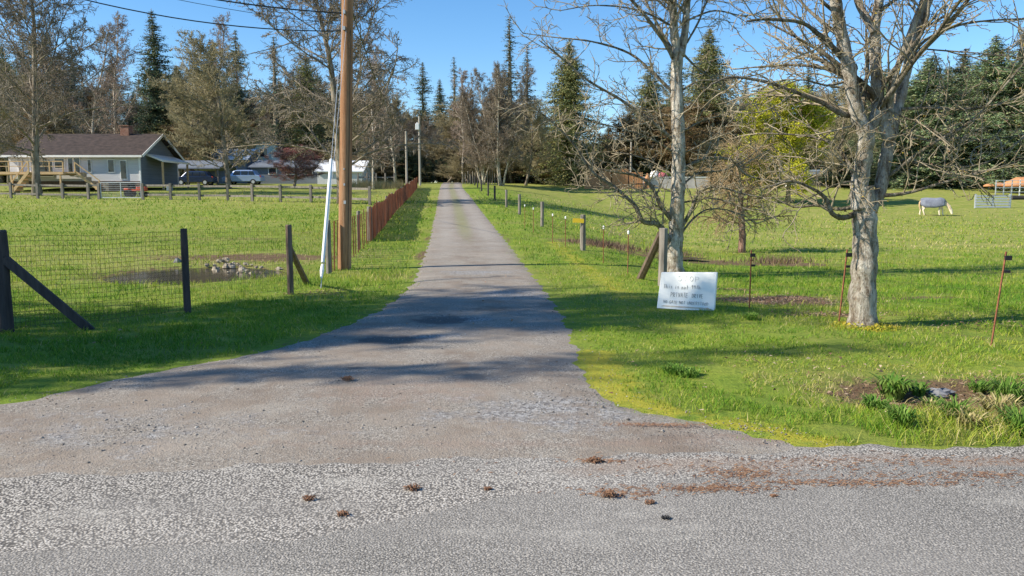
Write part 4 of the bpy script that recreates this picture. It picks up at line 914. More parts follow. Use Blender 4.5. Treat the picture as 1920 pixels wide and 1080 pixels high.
# --- the two near trees, limb by limb
def limbs_to_world(limbs, Yt, seed):
    r = random.Random(seed); out = []
    for pts, r0, r1, dy in limbs:
        k = len(pts) - 1; w3 = [np.array(W(px, py, Yt + dy * i / k + (r.uniform(-.03, .03) if i else 0))) for i, (px, py) in enumerate(pts)]
        fine = []
        for i in range(k):
            p0_ = w3[max(i - 1, 0)]; p1_ = w3[i]; p2_ = w3[i + 1]; p3_ = w3[min(i + 2, k)]
            for s_ in np.arange(0, 1, .2):
                fine.append(.5 * ((2 * p1_) + (-p0_ + p2_) * s_ + (2 * p0_ - 5 * p1_ + 4 * p2_ - p3_) * s_ ** 2 + (-p0_ + 3 * p1_ - 3 * p2_ + p3_) * s_ ** 3))
        fine.append(w3[-1]); out.append((fine, r0, r1))
    return out
def near_tree(name, label, Yt, base, trunks, limbs, seed, twspec, burden, extra_limbs=0, budcols=None, crownc=None):
    e = thing(name, label, 'tree', base); T = Tree(seed); rg_ = np.random.default_rng(seed); rr = random.Random(seed)
    mb = MB(); tw = limbs_to_world(trunks, Yt, seed)
    for i, (pts, r0, r1) in enumerate(tw):
        k = len(pts) - 1; rad = [r0 + (r1 - r0) * j / k for j in range(k + 1)]
        if i == 0: rad[0] *= 1.35; rad[1] *= 1.12; rad[2] *= 1.03
        rad = [r * (1 + .06 * math.sin(j * 1.9 + i) + rr.uniform(-.04, .04)) for j, r in enumerate(rad)]
        mb.tube(pts, rad, 16, 0, .045, rr)
    mb.build('trunk', M['bark_pale'], e, smooth=True)
    lw = limbs_to_world(limbs, Yt, seed + 1)
    for pts, r0, r1 in lw:
        T.paths.append((pts, r0, r1, 0)); L = sum(np.linalg.norm(b - a) for a, b in zip(pts[:-1], pts[1:]))
        T.kids(pts, r0, r1, twspec, 1, L)
    for pts, r0, r1 in tw[1:]:
        L = sum(np.linalg.norm(b - a) for a, b in zip(pts[:-1], pts[1:])); sp = [dict(s_) if s_ else None for s_ in twspec]; sp[1]['per'] *= .55; sp[1]['len'] = .9; T.kids(pts, r0 * .4, r1 * .4, sp, 1, L)
    # limbs heading towards and away from the viewer, and the crown above the frame
    for i in range(extra_limbs):
        pts, r0, r1 = rr.choice(tw[1:]); p = pts[int(len(pts) * rr.uniform(.3, .99)) - 1]
        d = nrm(np.array([rr.uniform(-.7, .7), rr.choice((-1, 1)) * rr.uniform(.3, .8), rr.uniform(.45, 1.0)])); L = rr.uniform(1.5, 2.8)
        q_ = T.path(p, d, L, .035, .009, 8, .14, .03, 0); T.kids(q_, .035, .009, twspec, 1, L)
    mbl = MB()
    for pts, r0, r1, lev in [p for p in T.paths if p[3] == 0]:
        k = len(pts) - 1; mbl.tube(pts, [max(.004, (r0 + (r1 - r0) * (j / k) ** .8) * (1 + rr.uniform(-.12, .12))) for j in range(k + 1)], 8, 0, .1, rr)
    mbl.build('limbs', M['bark_limb'], e, smooth=True)
    tw_paths = [p for p in T.paths if p[3] >= 1]; T.paths = tw_paths + [(p[0], p[1], p[2], 9) for p in [(a, b, c) for a, b, c in lw]]
    # lichen and moss tufts
    P = []; S = []
    for pts, r0, r1, lev in T.paths:
        k = len(pts) - 1
        for i in range(k):
            rad = r0 + (r1 - r0) * i / k
            if rad < .006 and rr.random() > .25: continue
            cnt = int(burden * (1.0 + rad * 90) * rr.random() ** 1.5)
            for _ in range(cnt):
                p = pts[i] + (pts[i + 1] - pts[i]) * rr.random(); v_ = nrm(rg_.normal(0, 1, 3)); P.append(p + v_ * (rad + .004)); S.append(rr.uniform(.35, 1) * (.010 + min(rad, .03) * .6))
    P = np.array(P); S = np.array(S); V, Fc = tris_at(P, S, rg_)
    ex = [(V, Fc, M['leaf'], vary(len(P), [(.20, .19, .075), (.28, .26, .13), (.13, .115, .05), (.34, .31, .22), (.24, .18, .07)], rg_, 3))]
    tips = np.array([p[0][-1] for p in T.paths if p[3] >= 2] + [p[0][1] for p in T.paths if p[3] == 3])
    tips = np.repeat(tips, 2, 0) + rg_.normal(0, .006, (len(tips) * 2, 3)); V, Fc = tris_at(tips, rg_.uniform(.007, .017, len(tips)), rg_)
    ex.append((V, Fc, M['leaf'], vary(len(tips), budcols, rg_, 3)))
    T.paths = tw_paths; cm = crown_mesh('twigs', T, (1, 2, 3), M['twig_near'], ex)
    V = np.empty(len(cm.vertices) * 3, np.float32); cm.vertices.foreach_get('co', V); V = V.reshape(-1, 3) - np.array(base, np.float32); cm.vertices.foreach_set('co', V.ravel())
    link('twigs', cm, e); return e
spec = [None, dict(per=3.5, t0=.10, ang=(25, 70), len=1.1, tap=.45, rf=.5, rmin=.009, rmax=.018, seg=7, wig=.13, up=.02, ub=.10), dict(per=7, t0=.1, ang=(25, 70), len=.42, tap=.4, rmin=.006, rmax=.009, seg=5, wig=.16, up=.02),
        dict(per=10, t0=.1, ang=(25, 80), len=.17, tap=.3, rmin=.0045, rmax=.006, seg=2, wig=.28)]
bA = G(1617, 611)
trunksA = [([(1617, 618), (1618, 540), (1622, 470), (1621, 400), (1617, 350)], .165, .135, 0),
           ([(1611, 392), (1612, 350), (1619, 300), (1625, 255), (1611, 225), (1602, 190), (1592, 130), (1578, 65), (1568, 10), (1558, -80), (1552, -180)], .112, .055, -.3),
           ([(1632, 394), (1651, 353), (1661, 295), (1670, 257), (1677, 222), (1686, 190), (1703, 120), (1722, 50), (1744, -10), (1762, -90), (1775, -200)], .085, .045, .4),
           ([(1668, 262), (1656, 222), (1648, 190), (1643, 140), (1640, 90), (1642, 40), (1653, -30), (1660, -110), (1655, -200)], .078, .045, .1),
           ([(1625, 258), (1640, 222), (1646, 190), (1644, 160)], .07, .06, -.05),
           ([(1641, 60), (1622, 30), (1605, -10), (1595, -90)], .055, .03, .3),
           ([(1672, 240), (1670, 175), (1690, 105), (1712, 50), (1738, -10), (1770, -80)], .045, .025, -.4)]
limbsA = [([(1602, 130), (1585, 112), (1560, 88), (1530, 60), (1500, 42), (1440, 36), (1400, 40)], .05, .012, -.8), ([(1600, 150), (1560, 132), (1500, 122), (1440, 124), (1375, 130)], .03, .008, .6),
 ([(1618, 215), (1580, 214), (1540, 192), (1490, 172), (1430, 152), (1370, 145), (1330, 160)], .04, .009, -.6), ([(1605, 335), (1590, 305), (1568, 275), (1530, 258), (1480, 252), (1420, 250)], .032, .008, .5),
 ([(1570, 280), (1600, 235), (1650, 178)], .013, .006, -.3), ([(1605, 400), (1582, 408), (1560, 400), (1548, 372), (1520, 352), (1480, 340), (1430, 355)], .045, .01, -.4),
 ([(1604, 388), (1570, 392), (1530, 385), (1490, 388), (1455, 372)], .03, .008, .3), ([(1610, 340), (1570, 345), (1530, 365), (1490, 385)], .015, .006, -.5),
 ([(1690, 205), (1740, 202), (1800, 205), (1860, 198), (1930, 176), (2010, 150)], .024, .008, -.3), ([(1668, 330), (1705, 300), (1760, 262), (1820, 228), (1880, 165), (1940, 95), (1990, 40)], .026, .008, -.7),
 ([(1690, 300), (1740, 310), (1800, 314), (1860, 300), (1930, 252), (2000, 225)], .022, .007, .3), ([(1640, 368), (1700, 362), (1760, 345), (1830, 325), (1900, 305), (1980, 270)], .026, .007, -.4),
 ([(1705, 110), (1740, 72), (1800, 47), (1860, 38), (1930, 34), (2000, 22)], .02, .008, .4), ([(1712, 90), (1770, 95), (1840, 100), (1930, 110)], .012, .005, -.5),
 ([(1690, 250), (1730, 262), (1790, 258), (1850, 262), (1930, 250)], .016, .006, .8), ([(1652, 200), (1700, 222), (1760, 250), (1800, 300)], .014, .005, -.6), ([(1590, 80), (1540, 40), (1500, 0), (1470, -60)], .03, .01, .5),
 ([(1740, 0), (1790, -30), (1850, -50)], .02, .008, .3), ([(1598, 150), (1550, 160), (1500, 150), (1440, 175)], .014, .006, -.8), ([(1650, 20), (1700, -20), (1730, -80)], .03, .01, -.4), ([(1575, 30), (1530, -10), (1490, -80)], .03, .01, -.6),
 ([(1720, 60), (1790, 20), (1850, -10), (1930, -40)], .016, .006, -.6)]
bA = P3(*bA)
near_tree('bare_tree', 'large bare forked tree with several pale lichened stems at right', bA[1], bA, trunksA, limbsA, 5, spec, 1.6, 16, [(.45, .33, .06), (.3, .2, .1), (.22, .12, .1), (.4, .35, .15)])
bB = P3(*G(1266, 510))
trunksB = [([(1266, 514), (1265, 470), (1268, 430), (1270, 380), (1272, 320), (1272, 260), (1270, 200), (1268, 140), (1272, 92)], .205, .135, 0),
           ([(1271, 100), (1264, 60), (1262, 0), (1258, -90), (1250, -190)], .115, .06, -.3), ([(1276, 105), (1284, 60), (1288, 0), (1290, -90), (1300, -190)], .105, .055, .3)]
limbsB = [([(1276, 440), (1300, 410), (1330, 392), (1380, 398), (1420, 420)], .03, .009, .8), ([(1276, 350), (1310, 325), (1360, 318), (1410, 290), (1450, 250)], .03, .009, 1.2),
 ([(1262, 462), (1248, 440), (1232, 420), (1205, 415), (1190, 385), (1150, 350), (1110, 322), (1075, 270), (1030, 225), (985, 190)], .085, .014, -1.2),
 ([(1262, 415), (1240, 388), (1222, 350), (1195, 330), (1150, 322), (1090, 312)], .07, .014, -.5), ([(1262, 400), (1238, 393), (1205, 388), (1170, 392)], .03, .01, .8), ([(1110, 322), (1112, 280), (1100, 250)], .02, .008, .2),
 ([(1268, 118), (1245, 78), (1210, 30), (1175, -10), (1130, -60)], .065, .02, -.8), ([(1264, 100), (1240, 60), (1215, 10), (1195, -40)], .05, .02, .8), ([(1262, 175), (1228, 140), (1180, 100), (1110, 78), (1040, 70), (980, 62)], .045, .010, .5),
 ([(1265, 265), (1230, 235), (1164, 187), (1103, 151), (1045, 102), (1010, 75)], .058, .010, -.7), ([(1262, 220), (1210, 205), (1150, 195), (1090, 205)], .022, .008, 1.2), ([(1262, 285), (1220, 260), (1160, 240), (1080, 225), (1020, 228)], .03, .008, -1.0),
 ([(1264, 330), (1215, 300), (1150, 285), (1080, 290)], .025, .008, 1.0), ([(1278, 425), (1296, 395), (1310, 362), (1345, 350), (1400, 365), (1450, 372)], .065, .010, -.7), ([(1276, 320), (1320, 298), (1370, 300), (1400, 328), (1460, 340), (1500, 330)], .055, .010, .5),
 ([(1275, 172), (1310, 152), (1360, 150), (1420, 140), (1480, 120)], .028, .009, -.5), ([(1280, 100), (1310, 130), (1340, 150), (1390, 190)], .035, .010, .6), ([(1288, 80), (1310, 40), (1330, -10), (1350, -60)], .03, .012, .4),
 ([(1275, 250), (1320, 225), (1380, 210), (1430, 175)], .025, .008, .9), ([(1275, 290), (1330, 262), (1380, 215), (1400, 160)], .022, .008, -1.0), ([(1262, 50), (1200, 20), (1120, 10), (1050, 20)], .03, .009, -.9), ([(1285, 40), (1340, 20), (1400, 30), (1450, 10)], .03, .009, .9),
 ([(1258, 10), (1200, -30), (1120, -60)], .03, .01, -.4), ([(1290, 0), (1350, -40), (1420, -60)], .03, .01, .3), ([(1262, 360), (1210, 345), (1130, 350), (1070, 345)], .02, .007, 1.2), ([(1278, 380), (1340, 372), (1400, 392), (1440, 400)], .02, .007, -1.2)]
specB = [None, dict(per=3.3, t0=.08, ang=(25, 75), len=1.25, tap=.4, rf=.5, rmin=.013, rmax=.026, seg=7, wig=.13, up=.02, ub=.10), dict(per=5.6, t0=.1, ang=(25, 70), len=.55, tap=.4, rmin=.009, rmax=.013, seg=5, wig=.16, up=.02),
         dict(per=9, t0=.1, ang=(25, 80), len=.26, tap=.3, rmin=.007, rmax=.009, seg=2, wig=.28)]
near_tree('bare_tree', 'bare mossy tree standing behind the white board', bB[1], bB, trunksB, limbsB, 8, specB, 1.5, 12, [(.24, .15, .12), (.3, .2, .1), (.2, .17, .07), (.33, .28, .14)])
# moss cushion at the foot of the large tree
n = 900; a = rng.uniform(0, 6.28, n); q_ = rng.uniform(.12, .42, n); P = np.stack([bA[0] - .02 + q_ * np.cos(a), bA[1] - .12 + q_ * .8 * np.sin(a), 0 * a], -1); P[:, 2] = H(P[:, 0], P[:, 1]) + rng.uniform(0, .05, n) * (1.6 - q_ * 3)
V, Fc = tris_at(P, rng.uniform(.012, .03, n), rng); me = mesh_np('moss', V, [(Fc, 0)], M['leaf'], tint=vary(n, [(.42, .36, .03), (.3, .3, .03), (.5, .4, .05)], rng, 3))
tag(link('moss', me), 'yellow moss cushion round the foot of the forked tree', 'moss', kind='stuff')
# bushy small tree with hanging twigs
bC = P3(*G(1391, 474))
bsp = [None, dict(n=34, t0=.3, ang=(50, 100), len=2.0, tap=.25, rf=.4, rmax=.045, seg=7, wig=.12, up=-.05, ub=.25), dict(per=9, t0=.1, ang=(20, 70), len=.9, tap=.3, rmin=.012, rmax=.018, seg=5, wig=.16, up=-.13),
       dict(per=9, t0=.1, ang=(20, 70), len=.45, tap=.3, rmin=.007, rmax=.009, seg=3, wig=.18, up=-.1)]
T = Tree(99); pts = T.path(np.array([0, 0, -.2]), np.array([.03, 0, 1.]), 4.0, .14, .05, 10, .07, .05, 0); T.kids(pts, .14, .05, bsp, 1, 4.0)
e = thing('bushy_tree', 'small bushy tree with drooping ochre twigs at the pond edge', 'tree', bC)
mb = MB(); mb.tube(pts, [.17, .14, .13, .12, .11, .10, .09, .08, .07, .06, .05], 10, 0, .08, rg); mb.build('trunk', M['bark_red'], e, smooth=True, local=True)
rgx = np.random.default_rng(99); P = sample_paths(T.paths, (2, 3), .5, rgx, .02); V, Fc = tris_at(P, rgx.uniform(.012, .03, len(P)), rgx)
link('crown', crown_mesh('crown', T, (1, 2, 3), M['twig_bush'], [(V, Fc, M['leaf'], vary(len(P), [(.24, .17, .06), (.2, .18, .07), (.3, .2, .08)], rgx, 3))]), e)
# reeds by the right pond
n = 1500; cx = rng.choice(3, n, p=[.6, .25, .15]); ctr = np.array([(3.2, 26.3), (8.4, 24.6), (5.4, 26.4)])[cx]; x = ctr[:, 0] + rng.normal(0, .55, n); y = ctr[:, 1] + rng.normal(0, .45, n); hz = rng.uniform(.05, .3, n); la = rng.uniform(0, 6.28, n); z = H(x, y)
V = np.stack([np.stack([x - .012, y, z], -1), np.stack([x + .012, y, z], -1), np.stack([x + np.cos(la) * hz * .4, y + np.sin(la) * hz * .4, z + hz], -1)], 1).reshape(-1, 3)
me = mesh_np('dead_reeds', V, [(np.arange(n * 3).reshape(-1, 3), 0)], M['leaf'], tint=vary(n, [(.3, .19, .12), (.38, .26, .16), (.16, .10, .07)], rng, 3)); tag(link('dead_reeds', me), 'reddish brown dead reeds at the rim of the right pond', 'reeds', kind='stuff')
# grass tufts in the ditch
def tuft(px, py, r_, h_, n, cols, label, wd=.007):
    X, Y = G(px, py); b = P3(X, Y); a = rng.uniform(0, 6.28, n); la = a + rng.normal(0, .5, n); q_ = r_ * .35 * rng.random(n); L = h_ * rng.uniform(.5, 1.1, n); out_ = L * rng.uniform(.2, 1.0, n)
    bx = q_ * np.cos(a); by = q_ * np.sin(a); sx = -np.sin(la) * wd; sy = np.cos(la) * wd
    def P_(f, zf, w_): return np.stack([bx + np.cos(la) * out_ * f + sx * w_, by + np.sin(la) * out_ * f + sy * w_, L * zf], -1)
    V = np.stack([P_(0, 0, -1), P_(0, 0, 1), P_(.35, .62, 1), P_(.35, .62, -1), P_(.75, .8, .6), P_(.75, .8, -.6), P_(1.1, .6, 0)], 1).reshape(-1, 3); i0 = np.arange(n) * 7
    Q = np.concatenate([np.stack([i0, i0 + 1, i0 + 2, i0 + 3], -1), np.stack([i0 + 3, i0 + 2, i0 + 4, i0 + 5], -1)]); T_ = np.stack([i0 + 5, i0 + 4, i0 + 6], -1)
    o = link('grass_tuft', mesh_np('grass_tuft', V, [(Q, 0), (T_, 0)], M['blades'], tint=vary(n, cols, rng, 7)), None, b); tag(o, label, 'grass tuft', 'grass tufts in and around the ditch')
gr = [(.10, .21, .03), (.15, .27, .04), (.2, .3, .06)]; st_ = [(.42, .36, .15), (.5, .42, .2), (.3, .3, .09)]
tuft(1672, 748, .25, .22, 130, gr, 'bright green leafy tuft left of the flat grey stone', .014)
tuft(1722, 742, .15, .14, 60, gr, 'small green tuft just left of the flat grey stone', .010)
tuft(1888, 762, .3, .26, 240, gr, 'tall dark green tuft at the right end of the ditch'); tuft(1872, 785, .25, .2, 220, st_, 'straw yellow dry tuft at the right end of the ditch')
tuft(1790, 790, .2, .2, 120, gr + st_[:1], 'mixed green and straw tuft in front of the flat grey stone'); tuft(1815, 805, .15, .15, 110, st_, 'short straw tuft low in the ditch')
tuft(1690, 800, .2, .17, 130, gr, 'green tuft on the near bank of the ditch'); tuft(1918, 815, .25, .2, 200, gr, 'green tuft at the road edge in the right corner')
tuft(1640, 770, .2, .13, 130, gr, 'green tuft at the left end of the ditch'); tuft(1745, 770, .22, .12, 120, gr + st_, 'patchy tuft right below the flat grey stone'); tuft(1835, 735, .2, .12, 120, gr, 'green tuft behind the tall dark tuft'); tuft(1265, 700, .3, .10, 160, gr, 'low lush green clump near the driveway corner'); tuft(1290, 706, .3, .09, 120, gr, 'second low lush clump near the driveway corner'); tuft(1407, 600, .2, .12, 120, gr, 'green clump at the foot of the straight rusty stake')
# --- shade trees just left of the frame
def shade_tree(kind, var, X, Y, Ht, wid, label):
    con = kind in CON; key = (kind, var % len((CON if con else DEC)[kind])); o = copy_tree(TEMPL[key][0]); o.name = 'conifer_tree' if con else 'bare_tree'
    o.location = P3(X, Y); o.scale = (wid / TEMPL[key][2],) * 2 + (Ht / TEMPL[key][1],); o['label'] = label; o.rotation_euler = (0, 0, X)
    if 'group' in o: del o['group']
shade_tree('cedar', 0, -12.0, 6.0, 8.4, 3.6, 'cedar just left of the frame that shades the near verge')
shade_tree('slim', 0, -15.0, 4.1, 14, 2.6, 'slender bare tree left of the frame nearest the road')
shade_tree('slim', 1, -17.0, 5.4, 16.5, 3.8, 'second slender bare tree left of the frame')
shade_tree('broad', 0, -15.0, 7.2, 15, 5.6, 'bare tree left of the frame that dapples the driveway')
shade_tree('broad', 1, -20, 5.6, 18.5, 6, 'second broad bare tree left of the frame behind the wire fence')

# ------------------------------------------------------------------ buildings, yard
def bld(name, label, cat, X, Y): return thing(name, label, cat, P3(X, Y))
# main house: front face Y=75, x from -49.5 to -36.1
Y0 = 75.0; g0 = 3.0; ev = W(200, 292, Y0)[2]; xl = W(16, 300, Y0)[0]; xr_ = W(262, 300, Y0)[0]; Yb = 83.5; Ym = 79.2; rz_ = W(240, 254, Ym)[2]
hs = bld('house', 'long white house with a brown roof and a lumber deck at left', 'house', (xl + xr_) / 2, Y0)
for yy in (Y0 + .1, Yb - .1): mb = MB(); mb.box(((xl + xr_) / 2, yy, (g0 + ev) / 2), (xr_ - xl, .2, ev - g0)); mb.build('wall', M['siding'], hs)
for xx in (xl + .1, xr_ - .1): mb = MB(); mb.prism([(Y0 + .2, g0), (Yb - .2, g0), (Yb - .2, ev), (Ym, rz_ - .15), (Y0 + .2, ev)], xx - .1, xx + .1, axis='x'); mb.build('gable_wall', M['siding_dark'], hs)  # gables of the same white house; shaded side put in as dark siding
mb = MB(); o1 = .5
for ya, za, yb, zb in ((Y0 - o1, ev - .15, Ym, rz_), (Yb + o1, ev - .15, Ym, rz_)):
    n_ = nrm(np.array([0, -(zb - za), yb - ya])); n_ = n_ * np.sign(n_[2]) * .16
    V = []
    for xx in (xl - .4, xr_ + .5): V += [np.array((xx, ya, za)), np.array((xx, yb, zb)), np.array((xx, yb, zb + .17)), np.array((xx, ya, za + .15))]
    mb.add(V, [(0, 1, 2, 3), (7, 6, 5, 4), (0, 4, 5, 1), (1, 5, 6, 2), (2, 6, 7, 3), (3, 7, 4, 0)])
roof = mb.build('roof', M['roofbrown'], hs)
mb = MB(); cz = W(237, 237, Ym)[2]; cx_ = W(237, 250, Ym)[0]; mb.box((cx_, Ym, (cz + rz_ - .6) / 2), (.85, .85, cz - rz_ + .6)); mb.box((cx_, Ym, cz + .04), (.98, .98, .08)); mb.build('chimney', M['brick'], roof)
mb = MB(); mb.box(((xl + xr_) / 2, Y0 - o1 - .03, ev - .07), (xr_ - xl + .9, .05, .2)); mb.bar((xr_ + .53, Y0 - o1, ev - .05), (xr_ + .53, Ym, rz_ + .05), .05, .24); mb.bar((xr_ + .53, Yb + o1, ev - .05), (xr_ + .53, Ym, rz_ + .05), .05, .24); mb.build('fascia', M['white'], hs)
mb = MB()
for px in (34, 57, 262): xx = W(px, 300, Y0)[0]; mb.box((xx, Y0 - .05, (g0 + ev) / 2), (.14, .12, ev - g0))
mb.build('corner_trim', M['white'], hs)
for a_, b_, zt, zb in ((70, 98, 303, 330), (103, 120, 298, 315), (128, 136, 297, 326), (140, 149, 297, 328), (165, 170, 300, 322), (203, 213, 300, 322), (226, 236, 302, 335)):
    xa, xb = W(a_, 300, Y0)[0], W(b_, 300, Y0)[0]; z1, z2 = W(a_, zt, Y0)[2], W(a_, zb, Y0)[2]
    mb = MB(); mb.box(((xa + xb) / 2, Y0 - .03, (z1 + z2) / 2), (xb - xa + .16, .06, z1 - z2 + .16)); wo = mb.build('window', M['white'], hs)
    mb = MB(); mb.box(((xa + xb) / 2, Y0 - .065, (z1 + z2) / 2), (xb - xa, .03, z1 - z2)); mb.build('pane', M['glass'], wo)
# lean-to porch roof on the right gable
mb = MB(); a3 = np.array(W(268, 296, 79)); b3 = np.array(W(329, 306, 79))
V = []
for yy in (76.2, 82.5): V += [(xr_ + .02, yy, a3[2] + .1), (b3[0], yy, b3[2]), (b3[0], yy, b3[2] + .18), (xr_ + .02, yy, a3[2] + .28)]
mb.add(V, [(0, 1, 2, 3), (7, 6, 5, 4), (0, 4, 5, 1), (1, 5, 6, 2), (2, 6, 7, 3), (3, 7, 4, 0)]); mb.build('porch_roof', M['white'], hs)
for yy in (76.4, 82.2): mb = MB(); mb.box((b3[0] - .15, yy, (g0 + b3[2]) / 2 - .2), (.16, .16, b3[2] - g0 + .4)); mb.build('porch_post', M['deckwood'], hs)
# deck
dk_ = thing('deck', 'raised lumber deck with railings and stairs on the left house front', 'deck', P3(W(60, 340, 73)[0], 73))
zf = W(60, 322, 72)[2]; xa, xb = W(-60, 320, 72)[0], W(118, 320, 72)[0]
mb = MB(); mb.box(((xa + xb) / 2, 73.4, zf - .12), (xb - xa, 2.8, .24)); mb.build('platform', M['deckwood'], dk_)
mb = MB(); xq = xa
while xq < xb + .01: mb.box((xq, 72.05, zf + .45), (.1, .1, .95)); xq += (xb - xa) / 7
mb.box(((xa + xb) / 2, 72.05, zf + .95), (xb - xa, .14, .08)); mb.box(((xa + xb) / 2, 72.05, zf + .5), (xb - xa, .05, .06)); mb.build('railing', M['deckwood'], dk_)
for px in (-20, 20, 60, 112): xx = W(px, 330, 72)[0]; mb = MB(); mb.box((xx, 72.1, (zf + 2.0) / 2), (.13, .13, zf - 2.0)); mb.build('deck_post', M['deckwood'], dk_)
def stairs(parent, px0, px1, n_, Yk):
    x0, x1 = W(px0, 330, Yk)[0], W(px1, 330, Yk)[0]; gz = float(H((x0 + x1) / 2, Yk)); top = zf; mb = MB()
    for i in range(n_):
        f_ = (i + .5) / n_; mb.box((x0 + (x1 - x0) * f_, Yk, gz + (top - gz) * f_), (abs(x1 - x0) / n_ * 1.05, 1.1, .06)); mb.box((x0 + (x1 - x0) * (f_ - .5 / n_), Yk, gz + (top - gz) * (f_ - .25 / n_)), (.04, 1.0, (top - gz) / n_))
    mb.bar((x0, Yk - .6, gz + .1), (x1, Yk - .6, top), .06, .25); mb.bar((x0, Yk - .6, gz + 1.0), (x1, Yk - .6, top + .9), .08, .08); mb.box((x0, Yk - .6, gz + .5), (.1, .1, 1.0)); mb.box((x1, Yk - .6, top + .4), (.1, .1, 1.0)); mb.build('stairs', M['deckwood'], parent)
stairs(dk_, 30, 62, 6, 71)
sd_ = thing('porch_steps', 'small lumber stairs with a rail right of the large bare tree', 'steps', P3(W(175, 345, 73)[0], 73)); stairs(sd_, 192, 148, 5, 73.2)
mb = MB(); xx0, xx1 = W(120, 320, 73.2)[0], W(148, 320, 73.2)[0]; mb.box(((xx0 + xx1) / 2, 73.4, zf - .1), (xx1 - xx0, 1.8, .2)); mb.build('landing', M['deckwood'], sd_)
mb = MB(); mb.box(((xl + xr_) / 2, Y0 - .06, g0 + .1), (xr_ - xl, .1, .6)); mb.build('skirting', M['post_brown'], hs)
# hot tub like dark crate by the wall
def crate(name, px, Yc, sx, sz, mt, label, cat, py=348):
    xx = W(px, py, Yc)[0]; b = P3(xx, Yc); e = thing(name, label, cat, b); mb = MB(); mb.box((xx, Yc, b[2] + sz / 2), (sx, sx * .7, sz)); mb.build('body', mt, e, bevel=.05)
    mb = MB(); mb.box((xx, Yc, b[2] + sz + .04), (sx * 1.06, sx * .76, .08)); mb.build('lid', M['darkpaint'], e, bevel=.02)
crate('storage_box', 229, 73.3, 1.9, .8, M['post_dark'], 'long dark storage box against the white house wall', 'box')
crate('storage_box', 205, 73.2, .9, .85, M['post'], 'weathered wooden box beside the dark storage box', 'box')
crate('storage_bin', 318, 74.5, .5, .6, M['tarp'], 'pale blue bin under the porch post', 'bin')
# cars
def car(name, label, px, Yc, L, Hh, paint, face_left=True, py=348):
    xx = W(px, py, Yc)[0]; b = P3(xx, Yc); e = thing(name, label, 'car', b); s_ = -1 if face_left else 1; wd = 1.85
    P = [(-.5, .22), (-.5, .52), (-.47, .62), (-.40, .66), (-.30, .97), (-.2, 1.0), (.1, 1.0), (.18, .95), (.30, .62), (.44, .55), (.5, .45), (.5, .2)]
    P = [(s_ * x_ * L, z_ * Hh) for x_, z_ in P]; mb = MB(); n_ = len(P)
    V = []
    for yy, k in ((-wd / 2, 1), (-wd / 2 + .12, 2), (wd / 2 - .12, 2), (wd / 2, 1)):
        for x_, z_ in P:
            ins = .12 if z_ > .7 * Hh else 0
            V.append((xx + x_ * (1 if k == 2 else .985), Yc + yy * (1 - ins), b[2] + (z_ if k == 2 else z_ * .97 + .01)))
    Fs = [tuple(range(n_)), tuple(range(3 * n_, 4 * n_))[::-1]] + [(r_ * n_ + i, (r_ + 1) * n_ + i, (r_ + 1) * n_ + (i + 1) % n_, r_ * n_ + (i + 1) % n_) for r_ in range(3) for i in range(n_)]
    mb.add(V, Fs); mb.build('body', paint, e, bevel=.04)
    for (a_, c_) in ((-.36, -.2), (-.18, -.01), (.01, .2)):
        mb = MB(); z0_, z1_ = .66 * Hh, .92 * Hh
        V = [(xx + s_ * a_ * L, Yc - wd * .505, b[2] + z0_), (xx + s_ * c_ * L, Yc - wd * .505, b[2] + z0_), (xx + s_ * (c_ - (.045 if c_ > .1 else 0)) * L, Yc - wd * .475, b[2] + z1_), (xx + s_ * (a_ + (.05 if a_ < -.3 else 0)) * L, Yc - wd * .475, b[2] + z1_)]
        V = [(x_, y_ - .015, z_) for x_, y_, z_ in V] + [(x_, y_ + .1, z_) for x_, y_, z_ in V]
        mb.add(V, [(0, 1, 2, 3), (7, 6, 5, 4), (0, 4, 5, 1), (1, 5, 6, 2), (2, 6, 7, 3), (3, 7, 4, 0)]); mb.build('window', M['glass'], e)
    for wx in (-.31, .31):
        for yy in (-wd / 2 + .1, wd / 2 - .1):
            mb = MB(); mb.tube([(xx + s_ * wx * L, Yc + yy - .11, b[2] + .33), (xx + s_ * wx * L, Yc + yy + .11, b[2] + .33)], .34, 18); wo = mb.build('wheel', M['rubber'], e)
            mb = MB(); mb.tube([(xx + s_ * wx * L, Yc + yy - .12, b[2] + .33), (xx + s_ * wx * L, Yc + yy + .12, b[2] + .33)], .2, 14); mb.build('rim', M['galv'], wo)
    mb = MB(); mb.box((xx + s_ * .485 * L, Yc - wd * .36, b[2] + .45 * Hh), (.12, .3, .12)); mb.build('headlight', M['plastic_white'], e)
    mb = MB(); mb.box((xx - s_ * .49 * L, Yc - wd * .40, b[2] + .55 * Hh), (.1, .2, .25)); mb.build('taillight', M['redpaint'], e)
car('parked_van', 'silver blue minivan parked beside the rounded bare tree', 457, 95, 4.7, 1.75, M['vanpaint'])
car('parked_car', 'dark blue car parked in the shade of the carport', 368, 92, 4.5, 1.65, M['suvpaint'])
